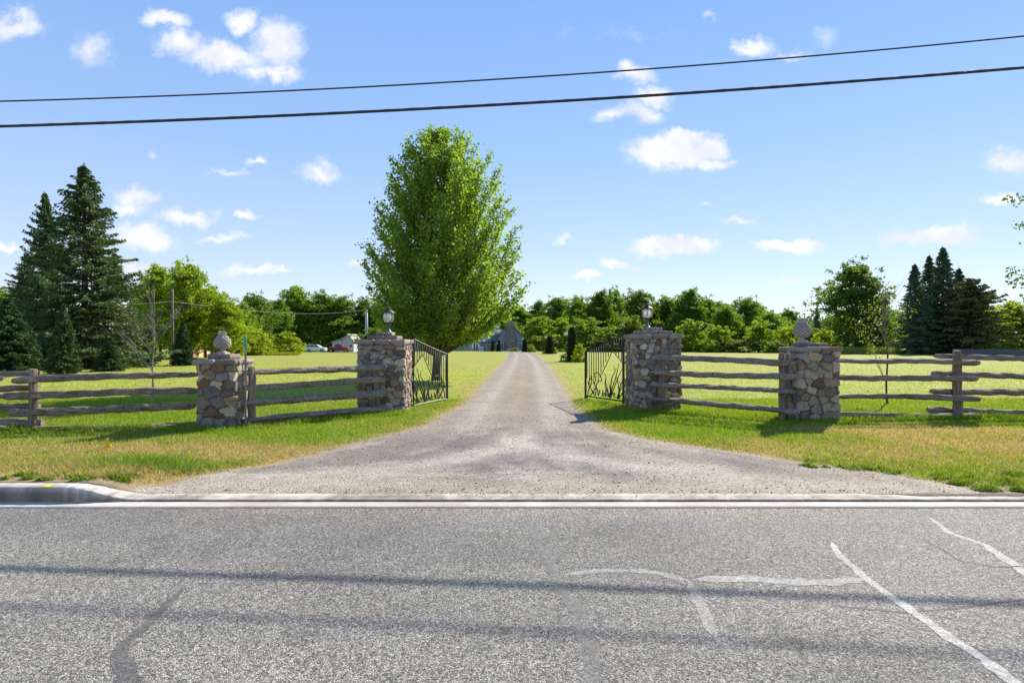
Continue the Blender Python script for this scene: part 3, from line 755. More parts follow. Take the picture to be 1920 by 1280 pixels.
def pcoord(x0p, x1p, yf, depth):
    x0, x1 = PX(x0p, yf), PX(x1p, yf); return (x0+x1)/2, yf+depth/2, x1-x0
# outer left
cx, cy, w = pcoord(366, 438, 10.2, .7)
pl1, t_pl1 = pillar('stone_pillar', 'shorter stone pillar left of the driveway with a carved pineapple on top', cx, cy, w, .7, gz(cx, cy), HZ(683, 10.2), .085, 11, .165, .24, [(.42, .10)])
PL1 = (cx, cy, t_pl1)
cx, cy, w = pcoord(669, 757, 12.5, 1.02)
pl2, t_pl2 = pillar('stone_pillar', 'taller square stone pillar holding the left driveway gate under a lantern', cx, cy, w, 1.02, gz(cx, cy), HZ(645, 12.5), .10, 25, .125, .19, [(.66, .085), (.38, .08)])
PL2 = (cx, cy, t_pl2)
cx, cy, w = pcoord(1190, 1278, 12.9, 1.05)
pl3, t_pl3 = pillar('stone_pillar', 'taller square stone pillar holding the right driveway gate under a lantern', cx, cy, w, 1.05, gz(cx, cy), HZ(635, 12.9), .10, 37, .12, .17, [(.76, .085), (.38, .085)])
PL3 = (cx, cy, t_pl3)
cx, cy, w = pcoord(1497, 1577, 11.1, .74)
pl4, t_pl4 = pillar('stone_pillar', 'shorter stone pillar right of the driveway with a carved pineapple on top', cx, cy, w, .74, gz(cx, cy), HZ(659, 11.1), .09, 52, .16, .22, [(.50, .08)])
PL4 = (cx, cy, t_pl4)

# pineapple finials
def pineapple(label, loc, hgt, rad):
    r = empty('pineapple_finial', loc, label, 'finial', 'carved stone pineapples on the outer pillars')
    s = hgt/.52
    mb = MB(); mb.box(-.115*s, .115*s, -.115*s, .115*s, 0, .035*s, .006)
    mb.lathe([(.105*s, .036*s), (.10*s, .05*s), (.06*s, .062*s), (.036*s, .085*s), (.036*s, .10*s), (.055*s, .112*s), (.06*s, .12*s)], n=24)
    mb.build('foot', M['cast'], r, True)
    # fruit: overlapping scales
    V = []; C = []; nr, nt = 72, 96; z0, z1 = .115*s, .43*s
    for i in range(nr+1):
        f = i/nr; R = rad*math.sin(math.pi*(f*.86+.10))**.62*(1.05-.22*f)
        if f < .06: R *= .6+.4*f/.06
        for k in range(nt):
            q = 2*math.pi*k/nt; row = f*9; rr = math.floor(row); fr_ = row-rr
            ph = (q/(2*math.pi)*11+(rr % 2)*.5) % 1.0
            w_ = max(0, 1-abs(ph-.5)*2); tip = fr_ < .15+.85*w_
            bump = (.012+.022*(1-fr_))*min(1, w_*1.6) if tip else .004
            V.append(((R+bump*s)*math.cos(q), (R+bump*s)*math.sin(q), z0+(z1-z0)*f)); g_ = .7+1.0*bump/.03*.35
            C.append((.40*g_, .345*g_, .30*g_))
    idx = np.arange((nr+1)*nt).reshape(nr+1, nt); nxt = np.roll(idx, -1, 1)
    FF = np.stack([idx[:-1], nxt[:-1], nxt[1:], idx[1:]], -1).reshape(-1, 4)
    np_mesh('fruit', V, FF, M['cast'], r, col=np.array(C), smooth=False)
    mb = MB(); mb.lathe([(.075*s, .42*s), (.07*s, .45*s), (.05*s, .47*s), (.02*s, .485*s)], n=16)
    for ringi, (n_, r0, zt, ln) in enumerate(((11, .065, .425, .075), (9, .045, .45, .07), (6, .022, .465, .055))):
        for k in range(n_):
            q = 2*math.pi*(k+.5*ringi)/n_; c_, s_ = math.cos(q), math.sin(q); wd = .021*s
            def pt(rr, zz, side): return (rr*c_*s-side*s_*wd, rr*s_*s+side*c_*wd, zz*s)
            vs = [pt(r0, zt-.02, -1), pt(r0, zt-.02, 1), pt(r0+.025, zt+.03, 1.2), pt(r0+.03, zt+ln*.8, 0), pt(r0+.025, zt+.03, -1.2),
                  pt(r0-.02, zt-.01, 0), pt(r0-.005, zt+ln*.6, 0)]
            mb.add(vs, [(0, 1, 2, 3, 4), (1, 0, 5), (2, 1, 5, 6), (3, 2, 6), (4, 3, 6), (0, 4, 6, 5)])
    o = mb.build('leaf_crown', M['cast'], r, True)
    for ob in r.children:
        if ob.name.startswith(('foot', 'leaf_crown')):
            a = ob.data.attributes['col']; arr = np.tile(np.array([.42, .37, .33, 1], np.float32), len(ob.data.vertices)); a.data.foreach_set('color', arr)
    return r
pineapple('pale stone pineapple finial with a leafy crown standing on the left outer pillar', (PL1[0]-.02, PL1[1]-.03, PL1[2]-.005), HZ(619, 10.5)-PL1[2], .135)
pineapple('weathered stone pineapple finial standing on the right outer pillar', (PL4[0]-.16, PL4[1]-.02, PL4[2]-.005), HZ(595, 11.45)-PL4[2], .15)

# lanterns
def glassmat():
    m, t = newmat('lantern_glass')
    gl = t.add('ShaderNodeBsdfGlossy', i={'Roughness': .04, 'Color': (1, 1, 1, 1)}); tr = t.add('ShaderNodeBsdfTransparent', i={'Color': (.9, .93, .93, 1)})
    di = t.add('ShaderNodeBsdfTranslucent', i={'Color': (.85, .88, .88, 1)})
    fz = t.add('ShaderNodeFresnel', i={'IOR': 1.5})
    a = t.add('ShaderNodeMixShader', i={0: .8, 1: tr.outputs[0], 2: di.outputs[0]})
    b = t.add('ShaderNodeMixShader', i={0: t.math('MULTIPLY_ADD', fz.outputs[0], 1.0, .06, clamp=True), 1: a.outputs[0], 2: gl.outputs[0]})
    t.l.new(b.outputs[0], t.out.inputs[0]); return m
M['glass'] = glassmat()
def lantern(label, loc, hgt, metal):
    r = empty('pillar_lantern', loc, label, 'lantern', 'lanterns on the gate pillars'); s = hgt/.62
    mb = MB(); mb.lathe([(.085*s, 0), (.085*s, .012*s), (.06*s, .022*s), (.05*s, .05*s), (.028*s, .07*s), (.022*s, .11*s), (.034*s, .13*s), (.024*s, .145*s), (.022*s, .17*s), (.045*s, .19*s), (.052*s, .205*s), (.03*s, .215*s)], n=20)
    for k in range(4):
        q = k*math.pi/2+.4; mb.tube([(math.cos(q)*.025*s, math.sin(q)*.025*s, .12*s), (math.cos(q)*.06*s, math.sin(q)*.06*s, .15*s), (math.cos(q)*.045*s, math.sin(q)*.045*s, .195*s)], .006*s, 6)
    mb.build('stand', metal, r)
    mb = MB(); mb.lathe([(.07*s, .215*s), (.078*s, .22*s), (.078*s, .232*s), (.07*s, .236*s)], n=24); mb.build('collar', M['iron'], r)
    gpf = [(.066, .236), (.10, .26), (.122, .30), (.128, .345), (.122, .39), (.108, .43), (.098, .452)]
    mb = MB(); mb.lathe([(a*s, b*s) for a, b in gpf], n=36)
    g = mb.build('glass_globe', M['glass'], r)
    # drop end caps of the globe
    bm = bmesh.new(); bm.from_mesh(g.data); bmesh.ops.delete(bm, geom=[f for f in bm.faces if len(f.verts) > 4], context='FACES_ONLY'); bm.to_mesh(g.data); bm.free()
    for k in range(6):
        q = k*math.pi/3+.3; mb = MB(); mb.tube([(math.cos(q)*(a+.003)*s, math.sin(q)*(a+.003)*s, b*s) for a, b in gpf], .0055*s, 6); mb.build('rib', M['iron'], r)
    mb = MB(); mb.lathe([(.012*s, .236*s), (.012*s, .29*s), (.02*s, .295*s), (.032*s, .33*s), (.03*s, .37*s), (.012*s, .395*s)], n=14); mb.build('bulb', M['bulb'], r)
    mb = MB(); mb.lathe([(.12*s, .448*s), (.146*s, .446*s), (.146*s, .456*s), (.128*s, .472*s), (.098*s, .50*s), (.06*s, .525*s), (.045*s, .53*s), (.045*s, .54*s), (.055*s, .548*s), (.03*s, .57*s), (.012*s, .58*s)], n=32, f=lambda q, z: 1+.02*math.cos(8*q))
    mb.build('roof', M['iron'], r)
    mb = MB(); mb.lathe([(.010*s, .578*s), (.018*s, .59*s), (.010*s, .602*s), (.006*s, .61*s), (.001*s, .63*s)], n=12); mb.build('tip', M['iron'], r)
lantern('glass globe lantern with a black roof on the left gate pillar', (PL2[0]+.07, PL2[1], PL2[2]-.003), HZ(573, 13.0)-PL2[2], M['patina'])
lantern('glass globe lantern with a black roof on the right gate pillar', (PL3[0]-.12, PL3[1], PL3[2]-.003), HZ(566, 13.4)-PL3[2], M['patina'])

# ------------------------------------------------------------------ split rail fences
def rail(mb, a, b, r0, r1, seed, n=11):
    """a rough split rail with torn ends"""
    rng = random.Random(seed); a = Vector(a); b = Vector(b); L_ = (b-a).length; m = max(14, int(L_/.07))
    ph = [rng.uniform(0, 6.28) for _ in range(6)]
    cross = [rng.uniform(.72, 1.18) for _ in range(n)]
    pts = []; rad = []
    for i in range(m+1):
        f = i/m; p = a.lerp(b, f)
        p.z += .012*math.sin(f*4+ph[0])+.03*(float(fbm(f*L_*1.3, seed*2.1, 63))-.5); p.y += .02*math.sin(f*4+ph[2])
        r = (r0*(1-f)+r1*f)*(1+.24*(float(fbm(f*L_*2.2, seed*1.3, 61))-.5)+.16*(float(fbm(f*L_*9, seed*.7, 62))-.5))
        e = min(f, 1-f)*L_; 
        if e < .09: r *= .62+.38*(e/.09)
        pts.append(p); rad.append(r)
    tw = rng.uniform(-1, 1)
    def jit(i, k):
        kk = (k+tw*i/m*1.5) % n; k0 = int(kk) % n; k1 = (k0+1) % n; fr_ = kk-int(kk)
        c_ = cross[k0]*(1-fr_)+cross[k1]*fr_
        return c_*(1+.10*math.sin(i*.8+k*2.1+ph[5])+rng.uniform(-.05, .05))*(1 if k % 3 else .9)
    mb.tube(pts, rad, n, smooth=False, jit=jit); return mb
def postm(x, y, w, z1, seed, w2=None):
    rng = random.Random(seed); mb = MB(); z0 = gz(x, y)-.1; m = 16; w2 = w2 or w
    pts = [(x+.008*math.sin(i*.7+seed), y+.008*math.cos(i*.5), z0+(z1-z0)*i/m) for i in range(m+1)]
    base = [1, .86, 1.0, .92, 1.04, .84, .98, .9]
    mb.tube(pts, [w*.5*(1.04-.1*i/m)*(1 if i < m else .8) for i in range(m+1)], 8, smooth=False, jit=lambda i, k: base[k]*(1+rng.uniform(-.04, .04)))
    return mb
def fence(label, origin, posts, rails, cat='rail fence'):
    r = empty('split_rail_fence', (0, 0, 0), label, cat, 'weathered split rail fences along the road')
    for i, (px, y, wpx, ytop) in enumerate(posts):
        postm(PX(px, y), y, wpx/F*y, HZ(ytop, y), i+len(rails)*3).build('post', M['post'], r)
    for i, (x0, y0, d0, x1, y1, d1, t0, t1) in enumerate(rails):
        mb = MB(); rail(mb, P(x0, y0, d0), P(x1, y1, d1), t0/F*d0*.5*1.12, t1/F*d1*.5*1.12, 100+i*7+len(posts)+int(x0) % 13); mb.build('rail', M['rail'], r)
    return r
fence('grey split rail fence from the left photo edge to the outer left pillar', 0,
 [(62, 10.08, 17, 692)],
 [(25, 714, 10.0, 370, 701, 10.42, 14, 9), (8, 741, 10.0, 368, 732, 10.42, 14, 12), (16, 773, 10.0, 366, 761, 10.42, 15, 12), (36, 806, 10.0, 368, 797, 10.42, 11, 10),
  (-260, 706, 10.1, 78, 700, 10.16, 9, 10), (-260, 733, 10.1, 72, 728, 10.16, 10, 11), (-260, 768, 10.1, 76, 761, 10.16, 12, 11), (-260, 797, 10.1, 82, 793, 10.16, 13, 17),
  (-520, 712, 9.95, 9, 710, 9.95, 9, 10), (-520, 745, 9.95, 11, 741, 9.95, 10, 10), (-520, 808, 9.95, 12, 803, 9.95, 10, 10)])
fence('grey split rail fence panel between the outer left pillar and the left gate pillar', 0,
 [(472, 10.62, 15, 687), (455, 10.72, 8, 676), (706, 12.42, 11, 690)],
 [(447, 701, 10.48, 722, 687, 12.30, 9, 12), (450, 727, 10.48, 722, 711, 12.30, 11, 11), (452, 757, 10.48, 722, 736, 12.30, 12, 12), (455, 789, 10.48, 728, 764, 12.30, 13, 13)])
fence('grey split rail fence panel between the right gate pillar and the outer right pillar', 0,
 [(1241, 12.78, 13, 660), (1466, 11.25, 12, 661), (1477, 11.3, 7, 664)],
 [(1222, 670, 12.66, 1493, 680, 10.98, 11, 11), (1224, 697, 12.66, 1497, 706, 10.98, 9, 10), (1220, 721, 12.66, 1494, 735, 10.98, 10, 9), (1222, 748, 12.66, 1499, 771, 10.98, 12, 12)])
fence('grey split rail fence from the outer right pillar to the right photo edge', 0,
 [(1795, 11.72, 17, 657)],
 [(1570, 676, 11.5, 1836, 680, 11.6, 8, 11), (1570, 707, 11.5, 1831, 710, 11.6, 10, 11), (1570, 742, 11.5, 1838, 747, 11.6, 8, 12), (1570, 777, 11.5, 1838, 780, 11.6, 9, 9),
  (1752, 668, 11.82, 2200, 682, 12.0, 9, 12), (1747, 700, 11.82, 2200, 712, 12.0, 12, 10), (1744, 733, 11.82, 2200, 744, 12.0, 11, 11), (1740, 768, 11.82, 2200, 784, 12.0, 12, 13)])

# ------------------------------------------------------------------ wrought iron gates
def gate(label, hinge, end, zb0, zt0, zb1, zt1):
    """hinge/end: (x, y) on the land; zb/zt heights of bottom and top at hinge (0) and end (1)"""
    r = empty('iron_gate', (hinge[0], hinge[1], 0), label, 'gate', 'open wrought iron driveway gates')
    e = Vector((end[0]-hinge[0], end[1]-hinge[1], 0)); L_ = e.length; e.normalize()
    def W3(u, z): p = e*(L_*u); return Vector((p.x, p.y, z))
    def top(u): return zt0+(zt1-zt0)*u-.012*math.sin(math.pi*u)
    def bot(u): return zb0+(zb1-zb0)*u
    def C(xc, yc):        # drawing coordinates -> gate plane
        u = (995-xc)/340.0; yb = 1015-60*u; yt = 415+150*u
        u2 = u*12.9/ (12.9+1.6*(1-u)) if 0 < u < 1 else u
        f = (yb-yc)/(yb-yt); return u2, bot(u)+(top(u)-bot(u))*f
    def curve(pts, rad, name='scrollwork', mbx=None):
        q = [C(*p) for p in pts]; out = []
        for i in range(len(q)-1):
            p0 = q[max(i-1, 0)]; p1 = q[i]; p2 = q[i+1]; p3 = q[min(i+2, len(q)-1)]
            for k in range(5):
                t = k/5; h = [.5*((2*p1[j])+(-p0[j]+p2[j])*t+(2*p0[j]-5*p1[j]+4*p2[j]-p3[j])*t*t+(-p0[j]+3*p1[j]-3*p2[j]+p3[j])*t**3) for j in (0, 1)]
                out.append(W3(h[0], h[1]))
        out.append(W3(*q[-1])); n = len(out)
        rr = [rad*(1 if not isinstance(rad, tuple) else 1) for _ in out] if not isinstance(rad, tuple) else [rad[0]+(rad[1]-rad[0])*i/(n-1) for i in range(n)]
        mbx.tube(out, rr, 6)
    mb = MB(); mb.tube([W3(0, zb0-.06), W3(0, zt0+.03)], .032, 4, False); mb.build('hinge_stile', M['iron'], r)
    mb = MB(); mb.tube([W3(1, zb1-.10), W3(1, zt1+.005)], .030, 4, False); mb.tube([W3(1.0, zb1-.02), W3(.95, zb1-.02)], .03, 4, False); mb.build('end_stile', M['iron'], r)
    mb = MB(); mb.tube([W3(i/12, top(i/12)) for i in range(13)], .020, 4, False); mb.build('top_rail', M['iron'], r)
    mb = MB(); mb.tube([W3(0, zb0), W3(1, zb1)], .018, 4, False); mb.build('bottom_rail', M['iron'], r)
    mb = MB(); curve([(985, 668), (940, 610), (905, 563), (893, 553)], .012, mbx=mb); curve([(893, 553), (850, 655), (800, 760), (782, 792)], .011, mbx=mb); mb.build('mountain_outline', M['iron'], r)
    for i in range(15):
        u = .05+i*.065; q, _ = u, 0
        xc = 995-340*u
        if xc > 893: ylow = 553+(xc-893)*1.2
        elif xc > 785: ylow = 553+(893-xc)*2.15
        else: ylow = [800, 760, 830, 790, 850, 820, 900][i % 7]
        zl = C(xc, ylow)[1]; mb = MB(); mb.tube([W3(u, zl), W3(u, top(u)-.008)] , .011, 6); mb.build('picket', M['iron'], r)
    reeds = [[(872, 975), (890, 900), (925, 800), (950, 690), (958, 680)], [(868, 975), (850, 920), (832, 870), (838, 800), (820, 745)], [(870, 975), (880, 880), (890, 800), (920, 740), (903, 690)],
             [(866, 975), (848, 890), (842, 850)], [(880, 975), (875, 910), (862, 850)], [(945, 990), (960, 900), (985, 830), (990, 790)], [(935, 985), (960, 930), (975, 880), (930, 785)],
             [(950, 990), (985, 940), (990, 900)], [(960, 990), (950, 880), (935, 800)], [(876, 975), (910, 890), (945, 800), (985, 720)], [(830, 965), (838, 900), (828, 850), (835, 800)]]
    for k, c_ in enumerate(reeds):
        mb = MB(); curve(c_, (.019, .006), mbx=mb); mb.build('reed', M['iron'], r)
    figs = [[(690, 960), (715, 925), (700, 880), (680, 850), (690, 815), (705, 790), (700, 775)], [(742, 955), (748, 900), (735, 850), (745, 800), (730, 770), (748, 748), (775, 755), (790, 785), (800, 815), (785, 830), (770, 815)],
            [(765, 955), (762, 910), (750, 870), (765, 835), (770, 815)], [(770, 955), (778, 925), (782, 900)], [(735, 955), (722, 915), (738, 900), (728, 880)], [(815, 965), (822, 935), (835, 940), (850, 965), (862, 945)],
            [(880, 970), (900, 940), (920, 945), (905, 965), (925, 975)], [(675, 950), (682, 900), (700, 860), (712, 820), (706, 780)], [(700, 950), (720, 930), (740, 925)], [(800, 965), (806, 935), (812, 905)]]
    for k, c_ in enumerate(figs):
        mb = MB(); curve(c_, .014, mbx=mb); mb.build('scrollwork', M['iron'], r)
    mb = MB()      # leafy clump at the bottom
    for k in range(7):
        a = -.9+k*.3; mb.tube([W3(*C(872, 978)), W3(*C(872+a*28, 945-10*math.cos(a*2))), W3(*C(872+a*52, 938))], [.012, .010, .003], 6)
    mb.build('leaf_clump', M['iron'], r)
    for z in (zb0+.25, zt0-.3): MB().tube([W3(-.01, z), W3(-.07, z)], .02, 6).build('hinge', M['iron'], r)
    return r
gate('black wrought iron gate with reeds standing open on the left of the driveway', (PX(774, 13.6), 13.6), (PX(838, 15.1), 15.1), HZ(760, 13.6), HZ(635, 13.6), HZ(747, 15.1), HZ(664, 15.1))
gate('black wrought iron gate with reeds standing open on the right of the driveway', (PX(1169, 14.0), 14.0), (PX(1098, 15.5), 15.5), HZ(752, 14.0), HZ(627, 14.0), HZ(742, 15.5), HZ(659, 15.5))

# ------------------------------------------------------------------ overhead cables
def cable(label, pts_fn, rad, x0, x1, mat=None, twist=0, n=8, steps=160, name='overhead_cable', group='cables crossing the sky'):
    mb = MB(); pts = [pts_fn(x0+(x1-x0)*i/steps) for i in range(steps+1)]
    mb.tube(pts, rad, n)
    if twist:
        for ph in (0, math.pi):
            m = steps*6; mb.tube([Vector(pts_fn(x0+(x1-x0)*i/m))+Vector((0, math.cos(i*.35+ph), math.sin(i*.35+ph)))*twist for i in range(m+1)], rad*.62, 5)
    return tag(mb.build(name, mat or M['cable']), label, 'cable', group)
YW = 10.7
def quad(pts):
    (x0, z0), (x1, z1), (x2, z2) = [(PX(px, YW), HZ(py, YW)) for px, py in pts]
    A = np.array([[x*x, x, 1] for x in (x0, x1, x2)]); k = np.linalg.solve(A, np.array([z0, z1, z2])); return lambda x: (x, YW, k[0]*x*x+k[1]*x+k[2])
cable('thick twisted black cable crossing the sky, lower of the two', quad([(0, 237), (960, 195), (1920, 127)]), .027, -26, 26, twist=.012)
cable('thin black cable crossing the sky, upper of the two', quad([(0, 190), (960, 147), (1920, 68)]), .015, -26, 26)

# ------------------------------------------------------------------ tree builders
def diamonds(Cn, size, rng, aspect=.62, dirs=None, droop=0):
    n = len(Cn)
    a = rng.normal(size=(n, 3)) if dirs is None else dirs+rng.normal(size=(n, 3))*.35
    a[:, 2] -= droop; a /= np.linalg.norm(a, axis=1)[:, None]+1e-9
    b = np.cross(a, rng.normal(size=(n, 3))); b /= np.linalg.norm(b, axis=1)[:, None]+1e-9
    s = np.asarray(size)[:, None]
    V = np.stack([Cn-a*s*.5, Cn+b*s*aspect*.5-a*s*.05, Cn+a*s*.5, Cn-b*s*aspect*.5-a*s*.05], 1)
    return V.reshape(-1, 3), np.arange(4*n).reshape(-1, 4)
def lcol(n, rng, c1, c2, jit=.3):
    t = rng.random((n, 1)); c = np.array(c1)*(1-t)+np.array(c2)*t
    return np.repeat(c*(1-jit/2+jit*rng.random((n, 1))), 4, 0)
def broadleaf(name, H_, W_, seed, nlobes=16, nleaf=15000, ls=.34, base=.04, ragged=.25, c1=(.055, .095, .018), c2=(.10, .155, .03), low=True, bark=None, top_pow=1.0, trunks=1):
    rng = np.random.default_rng(seed); rr = random.Random(seed)
    root = empty(name)
    tb = MB(); lob = []
    for k in range(nlobes):
        f = (k+.5)/nlobes; h = H_*(base+(1-base)*(.10+.82*f))
        prof = math.sin(math.pi*min(1, max(.02, (.16+.84*f)**.85)))**.7*(1 if f < .75 else .9)
        a = k*2.4+rr.uniform(-.4, .4); rad = W_*.5*prof*rr.uniform(.3, .86)
        r = W_*rr.choice((.11, .15, .19, .24))*(1.1-.35*f)
        lob.append((rad*math.cos(a), rad*math.sin(a), min(h, H_-r*.8), r))
    if base < .01:
        for k in range(9): a = k*.7; lob.append((W_*.30*math.cos(a), W_*.30*math.sin(a), H_*.10, W_*.17))
    lob.append((0, 0, H_*.9, W_*.12)); lob.append((0, 0, H_*.55, W_*.26)); lob.append((W_*.05, 0, H_*.74, W_*.22))
    for tk in range(trunks):
        ox = (tk-(trunks-1)/2)*W_*.12
        tb.tube([(ox, 0, -.3), (ox+.1, 0, H_*.2), (ox*1.4, .1, H_*.5), (ox*1.2, 0, H_*.86)], [H_*.020, H_*.016, H_*.010, H_*.003], 7)
    for (x, y, z, r) in lob:
        z0 = max(H_*.12, z*.55); tb.tube([(0, 0, z0), (x*.45, y*.45, z0+(z-z0)*.6), (x, y, z)], [H_*.007, H_*.005, H_*.002], 5)
    tb.build('trunk', bark or M['bark'], root)
    cl = []
    wts = np.array([l[3]**2 for l in lob]); wts /= wts.sum(); ncl = nleaf//34
    ch = rng.choice(len(lob), ncl, p=wts); Lb = np.array(lob)[ch]
    d = rng.normal(size=(ncl, 3)); d /= np.linalg.norm(d, axis=1)[:, None]; d[:, 2] = np.where((d[:, 2] < -.3) & (rng.random(ncl) < .5), -d[:, 2], d[:, 2])
    rad = Lb[:, 3]*(.60+.46*rng.random(ncl)+ragged*(rng.random(ncl)**3)*2.0)
    cc = Lb[:, :3]+d*rad[:, None]*np.array([1, 1, .82])
    rep = np.repeat(np.arange(ncl), 34)
    P_ = cc[rep]+rng.normal(size=(len(rep), 3))*(W_*.030)*np.array([1, 1, .7])
    P_ = P_[P_[:, 2] > (-.02*H_ if low else H_*base)]
    V, Fc = diamonds(P_, ls*(.6+.8*rng.random(len(P_))), rng)
    np_mesh('crown', V, Fc, M['leaf'], root, col=lcol(len(P_), rng, c1, c2))
    return root
def conifer(name, H_, W_, seed, dens=1.0, ts=.26, droop=.35, skirt=.03, lumpy=.25, c1=(.055, .108, .04), c2=(.135, .195, .068), power=.85, pine=False, bark=None):
    rng = np.random.default_rng(seed); root = empty(name)
    tb = MB(); tb.tube([(0, 0, -.3), (0.03, 0, H_*.4), (0, 0, H_*.8), (0, 0, H_*.99)], [H_*.018, H_*.013, H_*.006, H_*.001], 8)
    Ps = []; Ds = []; Ss = []
    z = H_*skirt; k = 0
    while z < H_*.985:
        f = z/H_; Lb = W_*.5*(1-f)**power*(1 if f > skirt+.1 else .75+.25*(f-skirt)/.1)
        nb = int(7 if f < .9 else 5)
        for b in range(nb):
            a = rng.random()*6.283; L_ = max(.12, Lb*(1-lumpy+rng.random()*lumpy*1.75+(.35*lumpy if rng.random() < .12 else 0)))
            up = .55*f-.25+rng.normal(0, .10)
            st = max(4, int(L_/(ts*.55))); t = (np.arange(st)+.5)/st
            # branch droops then lifts at its tip
            zz = z+L_*(up*t-droop*t*(1-.9*t))
            r_ = L_*t; bx, by = math.cos(a)*r_, math.sin(a)*r_
            if L_ > .5 and rng.random() < .6: tb.tube([(0, 0, z), (bx[st//2], by[st//2], zz[st//2]), (bx[-1], by[-1], zz[-1])], [.02+.01*L_*.5, .015, .006], 4)
            m = int(6*dens)+1
            for j in range(st):
                if t[j] < .12: continue
                q = rng.random(m); side = np.sign(rng.random(m)-.5); spr = L_*.24*(1.05-t[j])+ts*.3
                lat = side*q*spr; fx = r_[j]+q*spr*.45
                px = math.cos(a)*fx-math.sin(a)*lat; py = math.sin(a)*fx+math.cos(a)*lat
                pz = zz[j]-q*spr*.30+rng.normal(0, .03, m)
                Ps.append(np.stack([px, py, pz], 1))
                dx = math.cos(a)*.8-math.sin(a)*side*.7; dy = math.sin(a)*.8+math.cos(a)*side*.7
                Ds.append(np.stack([dx, dy, -.3+rng.normal(0, .25, m)], 1)); Ss.append(ts*(.6+.7*rng.random(m)))
        z += H_*.0205*(1.15-.4*f)/max(.7, dens**.5); k += 1
    t = rng.random(40); Ps.append(np.stack([rng.normal(0, .04, 40), rng.normal(0, .04, 40), H_*(.93+.07*t)], 1)); Ds.append(rng.normal(size=(40, 3))*.4+np.array([0, 0, 1])); Ss.append(np.full(40, ts*.6))
    Ps = np.concatenate(Ps); Ds = np.concatenate(Ds); Ss = np.concatenate(Ss)
    tb.build('trunk', bark or M['bark'], root)
    V, Fc = diamonds(Ps, Ss, rng, aspect=.34 if not pine else .55, dirs=Ds, droop=.15)
    np_mesh('crown', V, Fc, M['needle'], root, col=lcol(len(Ps), rng, c1, c2, .4))
    return root

used = set()
def place(proto, px, topy, wpx, dist, label, H0, W0, cat='tree', group=None, tint=(1, 1, 1), rz=0, name=None):
    """put a tree (first use takes the source itself) so that it has its size at its distance"""
    o = proto if proto.name not in used else copy_tree(proto)
    used.add(proto.name)
    x = PX(px, dist); zb = gz(x, dist); h = HZ(topy, dist)-zb; w = wpx/F*dist
    o.location = (x, dist, zb-.05); o.scale = (w/W0, w/W0, h/H0); o.rotation_euler = (0, 0, rz)
    if name: o.name = name
    tag(o, label, cat, group)
    for ch in o.children: ch.color = (*tint, 1)
    return o

